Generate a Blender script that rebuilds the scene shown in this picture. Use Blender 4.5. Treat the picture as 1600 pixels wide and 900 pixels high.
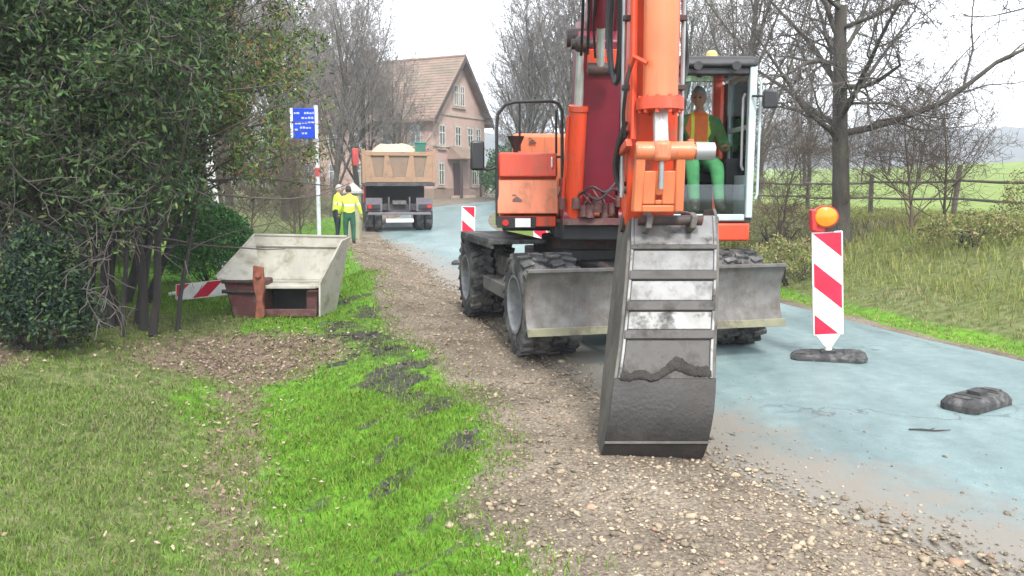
import bpy, bmesh, math, random
import numpy as np
from mathutils import Vector, Matrix, noise as mnoise

for o in list(bpy.data.objects):
    bpy.data.objects.remove(o)
random.seed(11)
RNG = np.random.default_rng(11)
R = math.radians
SC = bpy.context.scene
COL = SC.collection

# ------------------------------------------------------------------ camera
EYE, FPX, PITCH = 1.7, 1315.0, R(6.94)
cam = bpy.data.cameras.new('camera')
cam.sensor_width = 36.0
cam.lens = 36.0 * FPX / 1600.0
cam.clip_end = 3000.0
camo = bpy.data.objects.new('camera', cam)
COL.objects.link(camo)
camo.location = (0, 0, EYE)
camo.rotation_euler = (math.pi / 2 - PITCH, 0, 0)
SC.camera = camo

# ------------------------------------------------------------------ sky, sun, exposure
SUN_EL, SUN_AZ = R(46), R(168)      # azimuth clockwise from +Y: behind the camera, a little to the right
world = bpy.data.worlds.new('World')
SC.world = world
world.use_nodes = True
nt = world.node_tree
nt.nodes.clear()
sky = nt.nodes.new('ShaderNodeTexSky')
sky.sky_type = 'NISHITA'
sky.sun_disc = False
sky.sun_elevation = SUN_EL
sky.sun_rotation = SUN_AZ
sky.air_density = 1.0
sky.dust_density = 2.0
hsv = nt.nodes.new('ShaderNodeHueSaturation')
hsv.inputs['Saturation'].default_value = 0.35
nt.links.new(sky.outputs[0], hsv.inputs['Color'])
tcw = nt.nodes.new('ShaderNodeTexCoord')
cl = nt.nodes.new('ShaderNodeTexNoise')
cl.inputs['Scale'].default_value = 2.2
cl.inputs['Detail'].default_value = 6
clm = nt.nodes.new('ShaderNodeMapping')
clm.inputs['Scale'].default_value = (1, 1, 3.0)
nt.links.new(tcw.outputs['Generated'], clm.inputs[0])
nt.links.new(clm.outputs[0], cl.inputs['Vector'])
crw = nt.nodes.new('ShaderNodeValToRGB')
crw.color_ramp.elements[0].position = 0.3
crw.color_ramp.elements[0].color = (5.6, 5.95, 6.6, 1)
crw.color_ramp.elements[1].position = 0.7
crw.color_ramp.elements[1].color = (8.6, 8.7, 8.8, 1)
nt.links.new(cl.outputs['Fac'], crw.inputs[0])
mxw = nt.nodes.new('ShaderNodeMix')
mxw.data_type = 'RGBA'
mxw.inputs['Factor'].default_value = 0.82
nt.links.new(hsv.outputs[0], mxw.inputs['A'])
nt.links.new(crw.outputs[0], mxw.inputs['B'])
bg = nt.nodes.new('ShaderNodeBackground')
bg.inputs['Strength'].default_value = 0.115
nt.links.new(mxw.outputs['Result'], bg.inputs['Color'])
wo = nt.nodes.new('ShaderNodeOutputWorld')
nt.links.new(bg.outputs[0], wo.inputs['Surface'])

sun = bpy.data.lights.new('sun', 'SUN')
sun.energy = 1.5
sun.angle = R(10)
sun.color = (1.0, 0.965, 0.91)
suno = bpy.data.objects.new('sun', sun)
COL.objects.link(suno)
sd = Vector((math.sin(SUN_AZ) * math.cos(SUN_EL), math.cos(SUN_AZ) * math.cos(SUN_EL), math.sin(SUN_EL)))
suno.rotation_euler = sd.to_track_quat('Z', 'Y').to_euler()
suno.location = (-20, -20, 40)

SC.view_settings.view_transform = 'Standard'
SC.view_settings.look = 'None'
SC.view_settings.gamma = 1.0
SC.view_settings.use_curve_mapping = False
SC.view_settings.exposure = 1.72
SC.cycles.max_bounces = 6
SC.cycles.volume_bounces = 0
SC.cycles.use_denoising = True

# ------------------------------------------------------------------ helpers
def at(px, py, Y):
    """point seen at photograph pixel (px, py) at the real distance Y"""
    u, v = (px - 800) / FPX, (450 - py) / FPX
    cy = v * math.sin(PITCH) + math.cos(PITCH)
    cz = v * math.cos(PITCH) - math.sin(PITCH)
    k = Y / cy
    return Vector((u * k, Y, EYE + cz * k))

def smooth(a, b, x):
    t = np.clip((x - a) / (b - a), 0, 1)
    return t * t * (3 - 2 * t)

MATS = {}
def mat(name, col, rough=0.6, metal=0.0, col2=None, scale=6.0, amt=0.5, bump=0.0, bscale=None,
        dirt=None, dscale=2.0, dpos=(0.5, 0.65), spec=0.5, stretch=(1, 1, 1), detail=5, coat=0.0, streak=None):
    """painted / metal / cloth surface: two mixed tones, blotches of dirt, fine relief"""
    m = bpy.data.materials.new(name)
    m.use_nodes = True
    n, l = m.node_tree.nodes, m.node_tree.links
    b = n['Principled BSDF']
    b.inputs['Roughness'].default_value = rough
    b.inputs['Metallic'].default_value = metal
    b.inputs['Specular IOR Level'].default_value = spec
    b.inputs['Coat Weight'].default_value = coat
    tc = n.new('ShaderNodeTexCoord')
    mp = n.new('ShaderNodeMapping')
    mp.inputs['Scale'].default_value = stretch
    l.new(tc.outputs['Object'], mp.inputs[0])
    t1 = n.new('ShaderNodeTexNoise')
    t1.inputs['Scale'].default_value = scale
    t1.inputs['Detail'].default_value = detail
    l.new(mp.outputs[0], t1.inputs['Vector'])
    if col2 is None:
        col2 = tuple(c * 0.72 for c in col)
    r1 = n.new('ShaderNodeValToRGB')
    r1.color_ramp.elements[0].position = 0.5 - 0.25 * amt - 0.05
    r1.color_ramp.elements[0].color = (*col2, 1)
    r1.color_ramp.elements[1].position = 0.62
    r1.color_ramp.elements[1].color = (*col, 1)
    l.new(t1.outputs['Fac'], r1.inputs[0])
    out = r1.outputs[0]
    if dirt is not None:
        t2 = n.new('ShaderNodeTexNoise')
        t2.inputs['Scale'].default_value = dscale
        t2.inputs['Detail'].default_value = 8
        t2.inputs['Roughness'].default_value = 0.7
        l.new(tc.outputs['Object'], t2.inputs['Vector'])
        r2 = n.new('ShaderNodeValToRGB')
        r2.color_ramp.elements[0].position = dpos[0]
        r2.color_ramp.elements[0].color = (0, 0, 0, 1)
        r2.color_ramp.elements[1].position = dpos[1]
        r2.color_ramp.elements[1].color = (1, 1, 1, 1)
        l.new(t2.outputs['Fac'], r2.inputs[0])
        mx = n.new('ShaderNodeMix')
        mx.data_type = 'RGBA'
        l.new(r2.outputs[0], mx.inputs['Factor'])
        l.new(out, mx.inputs['A'])
        mx.inputs['B'].default_value = (*dirt, 1)
        out = mx.outputs['Result']
        rr = n.new('ShaderNodeMapRange')
        rr.inputs['To Min'].default_value = rough
        rr.inputs['To Max'].default_value = 0.9
        l.new(r2.outputs[0], rr.inputs['Value'])
        l.new(rr.outputs[0], b.inputs['Roughness'])
    if streak is not None:
        # run-down grease and rain streaks, long in z
        m3 = n.new('ShaderNodeMapping'); m3.inputs['Scale'].default_value = (16, 16, 1.1)
        l.new(tc.outputs['Object'], m3.inputs[0])
        t4 = n.new('ShaderNodeTexNoise'); t4.inputs['Scale'].default_value = 1.0; t4.inputs['Detail'].default_value = 7; t4.inputs['Roughness'].default_value = 0.7
        l.new(m3.outputs[0], t4.inputs['Vector'])
        r4 = n.new('ShaderNodeMapRange'); r4.inputs['From Min'].default_value = 0.52; r4.inputs['From Max'].default_value = 0.78; r4.inputs['To Max'].default_value = 0.75
        l.new(t4.outputs['Fac'], r4.inputs['Value'])
        m4 = n.new('ShaderNodeMix'); m4.data_type = 'RGBA'
        l.new(r4.outputs[0], m4.inputs['Factor']); l.new(out, m4.inputs['A']); m4.inputs['B'].default_value = (*streak, 1)
        out = m4.outputs['Result']
    l.new(out, b.inputs['Base Color'])
    if bump > 0:
        t3 = n.new('ShaderNodeTexNoise')
        t3.inputs['Scale'].default_value = bscale or scale * 5
        t3.inputs['Detail'].default_value = 4
        l.new(mp.outputs[0], t3.inputs['Vector'])
        bp = n.new('ShaderNodeBump')
        bp.inputs['Strength'].default_value = bump
        bp.inputs['Distance'].default_value = 0.02
        l.new(t3.outputs['Fac'], bp.inputs['Height'])
        l.new(bp.outputs[0], b.inputs['Normal'])
    MATS[name] = m
    return m

def attr_mat(name, attr, rough=0.8, spec=0.3, trans=0.0, nscale=None):
    """colour comes from a per-corner colour attribute: each leaf, blade or stone has its own tone"""
    m = bpy.data.materials.new(name)
    m.use_nodes = True
    n, l = m.node_tree.nodes, m.node_tree.links
    b = n['Principled BSDF']
    b.inputs['Roughness'].default_value = rough
    b.inputs['Specular IOR Level'].default_value = spec
    a = n.new('ShaderNodeAttribute')
    a.attribute_name = attr
    out = a.outputs['Color']
    if nscale:
        tc = n.new('ShaderNodeTexCoord')
        t = n.new('ShaderNodeTexNoise')
        t.inputs['Scale'].default_value = nscale
        l.new(tc.outputs['Object'], t.inputs['Vector'])
        mr = n.new('ShaderNodeMapRange')
        mr.inputs['To Min'].default_value = 0.6
        mr.inputs['To Max'].default_value = 1.4
        l.new(t.outputs['Fac'], mr.inputs['Value'])
        vm = n.new('ShaderNodeVectorMath')
        vm.operation = 'SCALE'
        l.new(out, vm.inputs[0])
        l.new(mr.outputs[0], vm.inputs['Scale'])
        out = vm.outputs[0]
    l.new(out, b.inputs['Base Color'])
    if trans > 0:
        tr = n.new('ShaderNodeBsdfTranslucent')
        l.new(out, tr.inputs['Color'])
        ms = n.new('ShaderNodeMixShader')
        ms.inputs[0].default_value = trans
        l.new(b.outputs[0], ms.inputs[1])
        l.new(tr.outputs[0], ms.inputs[2])
        l.new(ms.outputs[0], n['Material Output'].inputs['Surface'])
    MATS[name] = m
    return m

ORG = Vector((0, 0, 0))
def tag(o, label=None, cat=None, group=None, kind=None):
    if label: o['label'] = label
    if cat: o['category'] = cat
    if group: o['group'] = group
    if kind: o['kind'] = kind
    return o

def thing(name, label, cat, loc, group=None):
    global ORG
    o = bpy.data.objects.new(name, None)
    COL.objects.link(o)
    o.empty_display_size = 0.2
    ORG = Vector(loc)
    o.location = ORG
    return tag(o, label, cat, group)

def link_mesh(name, me, parent=None, loc=None):
    o = bpy.data.objects.new(name, me)
    COL.objects.link(o)
    o.parent = parent
    if loc is not None: o.location = loc
    return o

def np_mesh(name, verts, faces, material, colors=None, attr='tone', smoothf=False):
    """one mesh from arrays; faces all have the same number of corners; colours per face"""
    verts = np.asarray(verts, dtype=np.float32)
    faces = np.asarray(faces, dtype=np.int32)
    k = faces.shape[1]
    me = bpy.data.meshes.new(name)
    me.vertices.add(len(verts))
    me.vertices.foreach_set('co', verts.ravel())
    me.loops.add(faces.size)
    me.loops.foreach_set('vertex_index', faces.ravel())
    me.polygons.add(len(faces))
    me.polygons.foreach_set('loop_start', np.arange(0, faces.size, k, dtype=np.int32))
    me.polygons.foreach_set('loop_total', np.full(len(faces), k, dtype=np.int32))
    if smoothf:
        me.polygons.foreach_set('use_smooth', np.ones(len(faces), dtype=bool))
    me.update(calc_edges=True)
    if colors is not None:
        ca = me.attributes.new(attr, 'FLOAT_COLOR', 'FACE')
        c4 = np.ones((len(faces), 4), dtype=np.float32)
        c4[:, :3] = colors
        ca.data.foreach_set('color', c4.ravel())
    me.materials.append(material)
    return me

def basis(d):
    d = Vector(d).normalized()
    a = Vector((0, 0, 1)) if abs(d.z) < 0.95 else Vector((1, 0, 0))
    x = a.cross(d).normalized()
    return x, d.cross(x), d

class MB:
    warp = None
    def __init__(s):
        s.v, s.f = [], []
    def add(s, vs, fs):
        o = len(s.v)
        s.v += [Vector(p) for p in vs]
        s.f += [tuple(i + o for i in f) for f in fs]
        return s
    def hexa(s, p):
        return s.add(p, [(3, 2, 1, 0), (4, 5, 6, 7), (0, 1, 5, 4), (1, 2, 6, 5), (2, 3, 7, 6), (3, 0, 4, 7)])
    def box(s, c, size, M=None):
        c = Vector(c); a, b, d = (q / 2 for q in size)
        P = [(-a, -b, -d), (a, -b, -d), (a, b, -d), (-a, b, -d), (-a, -b, d), (a, -b, d), (a, b, d), (-a, b, d)]
        M = M or Matrix.Identity(3)
        return s.hexa([c + M @ Vector(q) for q in P])
    def span(s, x0, x1, y0, y1, z0, z1):
        return s.box(((x0 + x1) / 2, (y0 + y1) / 2, (z0 + z1) / 2), (abs(x1 - x0), abs(y1 - y0), abs(z1 - z0)))
    def prism(s, poly, off):
        n = len(poly); off = Vector(off)
        vs = [Vector(p) for p in poly] + [Vector(p) + off for p in poly]
        fs = [tuple(reversed(range(n))), tuple(range(n, 2 * n))]
        fs += [(i, (i + 1) % n, n + (i + 1) % n, n + i) for i in range(n)]
        return s.add(vs, fs)
    def tube(s, pts, rad, n=8, cap=True):
        pts = [Vector(p) for p in pts]
        m = len(pts)
        if not hasattr(rad, '__len__'): rad = [rad] * m
        vs, fs = [], []
        x = None
        for i, p in enumerate(pts):
            d = (pts[min(i + 1, m - 1)] - pts[max(i - 1, 0)])
            if d.length < 1e-9: d = Vector((0, 0, 1))
            d.normalize()
            if x is None:
                x, y, _ = basis(d)
            else:
                x = (x - d * x.dot(d))
                if x.length < 1e-6: x, y, _ = basis(d)
                x.normalize(); y = d.cross(x)
            for k in range(n):
                a = 2 * math.pi * k / n
                vs.append(p + (x * math.cos(a) + y * math.sin(a)) * rad[i])
        for i in range(m - 1):
            for k in range(n):
                k2 = (k + 1) % n
                fs.append((i * n + k, i * n + k2, (i + 1) * n + k2, (i + 1) * n + k))
        if cap:
            fs.append(tuple(reversed(range(n))))
            fs.append(tuple((m - 1) * n + k for k in range(n)))
        return s.add(vs, fs)
    def cyl(s, a, b, r, r2=None, n=20):
        return s.tube([a, b], [r, r if r2 is None else r2], n)
    def lathe(s, c, axis, prof, n=32, closed=True):
        """prof: list of (along axis, radius)"""
        x, y, d = basis(axis)
        c = Vector(c)
        vs, fs = [], []
        m = len(prof)
        for h, r in prof:
            for k in range(n):
                a = 2 * math.pi * k / n
                vs.append(c + d * h + (x * math.cos(a) + y * math.sin(a)) * r)
        for i in range(m if closed else m - 1):
            j = (i + 1) % m
            for k in range(n):
                k2 = (k + 1) % n
                fs.append((i * n + k, i * n + k2, j * n + k2, j * n + k))
        return s.add(vs, fs)
    def ball(s, c, r, n=12, m=8, sc=(1, 1, 1)):
        c = Vector(c)
        prof = []
        vs, fs = [], []
        for i in range(m + 1):
            t = math.pi * i / m
            for k in range(n):
                a = 2 * math.pi * k / n
                vs.append(c + Vector((math.sin(t) * math.cos(a) * r * sc[0], math.sin(t) * math.sin(a) * r * sc[1], math.cos(t) * r * sc[2])))
        for i in range(m):
            for k in range(n):
                k2 = (k + 1) % n
                fs.append((i * n + k, (i + 1) * n + k, (i + 1) * n + k2, i * n + k2))
        return s.add(vs, fs)
    def mesh(s, name, material, angle=35, org=None):
        me = bpy.data.meshes.new(name)
        q = ORG if org is None else org
        me.from_pydata([(MB.warp(p) if MB.warp else p) - q for p in s.v], [], s.f)
        me.materials.append(material if not isinstance(material, str) else MATS[material])
        bm = bmesh.new(); bm.from_mesh(me)
        bmesh.ops.recalc_face_normals(bm, faces=bm.faces)
        bm.to_mesh(me); bm.free()
        if angle:
            me.shade_smooth()
            me.set_sharp_from_angle(angle=R(angle))
        return me
    def build(s, name, material, parent=None, bevel=0.0, angle=35, seg=2):
        o = link_mesh(name, s.mesh(name, material, angle), parent)
        if parent is None: o.location = ORG
        if bevel:
            b = o.modifiers.new('edge', 'BEVEL')
            b.width = bevel; b.segments = seg; b.limit_method = 'ANGLE'; b.angle_limit = R(40)
        return o

def copy_tree(o, parent=None):
    c = o.copy(); COL.objects.link(c); c.parent = parent
    for ch in list(o.children): copy_tree(ch, c)
    return c

# ------------------------------------------------------------------ terrain functions
def vnoise(x, y, seed=0):
    x = np.asarray(x, dtype=np.float64); y = np.asarray(y, dtype=np.float64)
    xi, yi = np.floor(x), np.floor(y)
    fx, fy = x - xi, y - yi
    fx = fx * fx * (3 - 2 * fx); fy = fy * fy * (3 - 2 * fy)
    def h(a, b):
        q = np.sin(a * 127.1 + b * 311.7 + seed * 74.7) * 43758.5453
        return q - np.floor(q)
    return (h(xi, yi) * (1 - fx) + h(xi + 1, yi) * fx) * (1 - fy) + (h(xi, yi + 1) * (1 - fx) + h(xi + 1, yi + 1) * fx) * fy

def fbm(x, y, seed=0, oct=4):
    a, t, s = 0.5, 0, 0
    for i in range(oct):
        t = t + a * vnoise(np.asarray(x) * 2 ** i, np.asarray(y) * 2 ** i, seed + i); s += a; a *= 0.5
    return t / s

CTR = [(9.5, -7), (7.4, -2.4), (5.9, 1), (4.9, 3.2), (4.02, 4.82), (3.35, 6.1), (2.8, 7.8), (2.25, 9.6), (1.15, 14.6),
       (-0.37, 20.6), (-1.85, 27), (-2.85, 32.4), (-3.35, 38), (-3.3, 45), (-2.2, 51), (0.4, 56), (2.6, 62), (4.0, 70), (4.8, 82), (5.5, 110), (6, 170)]
def catmull(pts, k=6):
    P = [Vector((p[0], p[1], 0)) for p in pts]
    out = []
    for i in range(len(P) - 1):
        p0, p1, p2, p3 = P[max(i - 1, 0)], P[i], P[i + 1], P[min(i + 2, len(P) - 1)]
        for j in range(k):
            t = j / k
            out.append(0.5 * ((2 * p1) + (p2 - p0) * t + (2 * p0 - 5 * p1 + 4 * p2 - p3) * t * t + (3 * p1 - p0 - 3 * p2 + p3) * t ** 3))
    out.append(P[-1])
    return [(p.x, p.y) for p in out]
CL = np.array(catmull(CTR))
HW = 2.3

def lateral(x, y):
    """signed distance from the road's centre line, left negative"""
    x = np.atleast_1d(np.asarray(x, dtype=np.float64)); y = np.atleast_1d(np.asarray(y, dtype=np.float64))
    best = np.full(x.shape, 1e9); sg = np.ones(x.shape)
    for i in range(len(CL) - 1):
        ax, ay = CL[i]; bx, by = CL[i + 1]
        dx, dy = bx - ax, by - ay
        L2 = dx * dx + dy * dy
        t = np.clip(((x - ax) * dx + (y - ay) * dy) / L2, 0, 1)
        qx, qy = x - ax - t * dx, y - ay - t * dy
        d2 = qx * qx + qy * qy
        m = d2 < best
        best[m] = d2[m]
        sg[m] = np.where((qx * dy - qy * dx)[m] >= 0, 1, -1)
    return np.sqrt(best) * sg

GE_Y = [0, 2, 3.6, 4.4, 5, 6.2, 8.3, 9.7, 12.4, 16, 20, 27, 32, 40]
GE_X = [0.9, 0.6, 0.12, -0.36, -0.17, -0.28, -0.94, -1.48, -2.0, -2.95, -3.95, -5.4, -6.3, -6.9]
def gravel_edge(y): return np.interp(y, GE_Y, GE_X)

def rise(y): return 1.0 * smooth(30, 75, y) + np.clip(y - 75, 0, 400) * 0.004

def height(x, y, s=None):
    x = np.atleast_1d(np.asarray(x, dtype=np.float64)); y = np.atleast_1d(np.asarray(y, dtype=np.float64))
    if s is None: s = lateral(x, y)
    z = rise(y)
    near = 1 - smooth(40, 60, y)
    off = np.abs(s) - HW
    verge = smooth(0.0, 0.35, off)
    # left: gravel strip, spoil ridge beside the road, shallow swale, bank under the shrubs
    gr = ((x > gravel_edge(y)) & (s < 0)).astype(float)
    z = z - 0.24 * np.exp(-((s + 5.0) / 0.8) ** 2) * (1 - smooth(8.6, 10.3, y))
    z = z + 0.32 * smooth(-5.8, -9, s) * near
    z = z + 0.30 * np.exp(-((s + 3.5 + 0.02 * (y - 14)) / 0.6) ** 2) * smooth(10.5, 13, y) * (1 - smooth(24, 29, y))
    z = z + 0.035 * np.exp(-((s + 3.15) / 0.45) ** 2) * (1 - smooth(8.6, 9.6, y))
    z = z - 0.20 * np.exp(-(((x + 4.8) / 1.1) ** 2 + ((y - 24.0) / 1.6) ** 2))
    # right: gutter, bank, rising field
    z = z - 0.10 * np.exp(-((s - 3.1) / 0.5) ** 2)
    z = z + 0.95 * smooth(2.9, 7.2, s) + 0.034 * np.clip(s - 10, 0, 85) + 0.8 * smooth(15, 40, s)
    # roughness
    z = z + verge * ((fbm(x * 1.1, y * 1.1, 3) - 0.5) * 0.10 + (fbm(x * 6, y * 6, 9, 2) - 0.5) * 0.035)
    z = z - 0.035 * (1 - smooth(-0.02, 0.10, off))
    return z

# ------------------------------------------------------------------ ground materials
def ground_mat():
    m = bpy.data.materials.new('earth_and_grass')
    m.use_nodes = True
    n, l = m.node_tree.nodes, m.node_tree.links
    b = n['Principled BSDF']
    b.inputs['Roughness'].default_value = 0.95
    b.inputs['Specular IOR Level'].default_value = 0.2
    tc = n.new('ShaderNodeTexCoord')
    def noise(scale, detail=5, rough=0.6):
        t = n.new('ShaderNodeTexNoise')
        t.inputs['Scale'].default_value = scale
        t.inputs['Detail'].default_value = detail
        t.inputs['Roughness'].default_value = rough
        l.new(tc.outputs['Object'], t.inputs['Vector'])
        return t.outputs['Fac']
    def ramp(fac, stops):
        r = n.new('ShaderNodeValToRGB')
        e = r.color_ramp.elements
        while len(e) < len(stops): e.new(0.5)
        for q, (p, c) in zip(e, stops):
            q.position = p; q.color = (*c, 1)
        l.new(fac, r.inputs[0])
        return r.outputs[0]
    def attr(name):
        a = n.new('ShaderNodeAttribute'); a.attribute_name = name
        return a.outputs['Fac']
    def mask(name, nz, w=0.35):
        """attribute edge broken up by noise"""
        ad = n.new('ShaderNodeMath'); ad.operation = 'ADD'
        sb = n.new('ShaderNodeMath'); sb.operation = 'MULTIPLY_ADD'
        l.new(nz, sb.inputs[0]); sb.inputs[1].default_value = 2 * w; sb.inputs[2].default_value = -w
        l.new(attr(name), ad.inputs[0]); l.new(sb.outputs[0], ad.inputs[1])
        mr = n.new('ShaderNodeMapRange')
        mr.inputs['From Min'].default_value = 0.4; mr.inputs['From Max'].default_value = 0.6
        l.new(ad.outputs[0], mr.inputs['Value'])
        return mr.outputs[0]
    def mix(f, a, b_):
        x = n.new('ShaderNodeMix'); x.data_type = 'RGBA'
        l.new(f, x.inputs['Factor']); l.new(a, x.inputs['A']); l.new(b_, x.inputs['B'])
        return x.outputs['Result']
    n1, n2, n3, n4 = noise(1.3), noise(9), noise(45, 3), noise(3.1, 6, 0.7)
    dull = ramp(n2, [(0.3, (0.06, 0.07, 0.03)), (0.5, (0.12, 0.15, 0.05)), (0.72, (0.21, 0.195, 0.11))])
    lush = ramp(n2, [(0.3, (0.045, 0.11, 0.012)), (0.55, (0.11, 0.26, 0.02)), (0.75, (0.16, 0.30, 0.03))])
    fld = ramp(n1, [(0.3, (0.13, 0.19, 0.05)), (0.7, (0.21, 0.27, 0.08))])
    grav0 = ramp(n3, [(0.28, (0.09, 0.072, 0.055)), (0.5, (0.21, 0.175, 0.135)), (0.75, (0.34, 0.29, 0.225))])
    gtint = ramp(n1, [(0.32, (0.52, 0.50, 0.48)), (0.62, (1.0, 1.0, 1.0))])
    gm = n.new('ShaderNodeMix'); gm.data_type = 'RGBA'; gm.blend_type = 'MULTIPLY'; gm.inputs['Factor'].default_value = 1.0
    l.new(grav0, gm.inputs['A']); l.new(gtint, gm.inputs['B']); grav = gm.outputs['Result']
    mud = ramp(n2, [(0.3, (0.03, 0.03, 0.028)), (0.55, (0.06, 0.058, 0.05)), (0.75, (0.075, 0.09, 0.04))])
    leaf = ramp(n2, [(0.3, (0.10, 0.07, 0.055)), (0.7, (0.26, 0.20, 0.15))])
    c = mix(mask('lush', n4), dull, lush)
    c = mix(mask('field', n4, 0.2), c, fld)
    c = mix(mask('leaf', n4, 0.45), c, leaf)
    c = mix(mask('gravel', n4, 0.4), c, grav)
    c = mix(mask('mud', n4, 0.5), c, mud)
    l.new(c, b.inputs['Base Color'])
    bp = n.new('ShaderNodeBump'); bp.inputs['Strength'].default_value = 0.8; bp.inputs['Distance'].default_value = 0.03
    l.new(n3, bp.inputs['Height']); l.new(bp.outputs[0], b.inputs['Normal'])
    return m

def flat(px, py):
    d = FPX * EYE / (py - 290.0); return ((px - 800) * d / FPX, d)
SMEARS = [(*flat(a, b), *flat(c, d), w) for a, b, c, d, w in ((601, 753, 657, 716, .07), (657, 716, 735, 680, .09), (587, 704, 640, 682, .06), (640, 800, 700, 784, .07), (568, 525, 626, 567, .16), (600, 618, 690, 632, .10),
          (585, 586, 655, 574, .12), (655, 700, 742, 700, .07), (478, 752, 492, 746, .05), (690, 860, 760, 830, .06), (560, 660, 600, 640, .05), (520, 560, 545, 548, .07), (620, 660, 700, 640, .07), (700, 780, 745, 745, .08))]
def masks(x, y, s):
    ge = gravel_edge(y) + 0.25 * (fbm(x * 0.9, y * 0.9, 21) - 0.5)
    gravel = smooth(-0.35, 0.35, x - ge) * (s < 0) * (s > -9)
    gravel = np.maximum(gravel, 0.75 * smooth(2.75, 2.4, s) * smooth(0, 1, s))
    left = (s < 0)
    lush = (0.30 + 0.70 * smooth(-5.9, -4.5, s + 1.6 * (fbm(x * 0.8, y * 0.8, 5) - 0.5))) * left * smooth(60, 40, y)
    lush = np.maximum(lush, 0.7 * left * smooth(10.3, 11.5, y) * smooth(-9.0, -7.5, s) * smooth(30, 24, y))
    lush = np.maximum(lush, 0.62 * smooth(3.7, 3.2, s) * smooth(2.4, 2.6, s))
    field = smooth(8.8, 10.5, s)
    d = np.exp(-(((x + 2.9) / 1.25) ** 2 + ((y - 8.9) / 1.1) ** 2) * 0.9)
    leaf = np.maximum(d * 1.05, 0.62 * np.exp(-((s + 5.15) / 0.45) ** 2) * (y < 8.5) * left)
    leaf = np.maximum(leaf, 0.9 * smooth(-6.6, -7.4, s) * smooth(11.5, 10.5, y) * smooth(6.8, 7.6, y))
    st = (fbm(x * 1.3 - y * 0.5, (y + x * 0.45) * 3.2, 31, 3) - 0.52) * 6
    band = np.exp(-((x - ge + 0.38) / 0.5) ** 2)
    mud = band * smooth(-0.1, 0.7, st) * (y < 12) * left * 0.9
    wob = 0.26 * (fbm(x * 4, y * 4, 33, 3) - 0.5)
    for (ax, ay, bx_, by_, w) in SMEARS:
        dx, dy = bx_ - ax, by_ - ay
        t = np.clip(((x - ax) * dx + (y - ay) * dy) / (dx * dx + dy * dy), 0, 1)
        d = np.hypot(x - ax - t * dx, y - ay - t * dy) + wob
        mud = np.maximum(mud, smooth(w * 1.9, w * 0.3, d) * np.clip(2.4 * fbm(x * 3.3, y * 3.3, 35, 3) - 0.42, 0, 1.1))
    mud = np.maximum(mud, 0.5 * band * (y > 8) * (y < 10.5) * left)
    return gravel, lush, field, leaf, mud

# ------------------------------------------------------------------ ground sheet
def axis_pts(lo, hi, d0, d1, step, grow):
    a = list(np.arange(d0, d1 + 1e-6, step))
    st = step; q = d1
    while q < hi:
        st *= grow; q += st; a.append(q)
    st = step; q = d0
    while q > lo:
        st *= grow; q -= st; a.insert(0, q)
    return np.array(a)
GXs = axis_pts(-1500, 1500, -6.5, 7.5, 0.11, 1.09)
GYs = axis_pts(-60, 2500, 2.4, 15, 0.11, 1.035)
gx, gy = np.meshgrid(GXs, GYs)
gx, gy = gx.ravel(), gy.ravel()
gs = lateral(gx, gy)
gz = height(gx, gy, gs)
nx, ny = len(GXs), len(GYs)
idx = np.arange(nx * ny).reshape(ny, nx)
gf = np.stack([idx[:-1, :-1], idx[:-1, 1:], idx[1:, 1:], idx[1:, :-1]], -1).reshape(-1, 4)
GROUND_MAT = ground_mat()
gme = np_mesh('ground', np.stack([gx, gy, gz], -1), gf, GROUND_MAT, smoothf=True)
for nm, arr in zip(('gravel', 'lush', 'field', 'leaf', 'mud'), masks(gx, gy, gs)):
    a = gme.attributes.new(nm, 'FLOAT', 'POINT')
    a.data.foreach_set('value', np.asarray(arr, dtype=np.float32))
ground = tag(link_mesh('ground', gme), 'grass, gravel verge and rising field beside the road', kind='structure')

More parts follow.
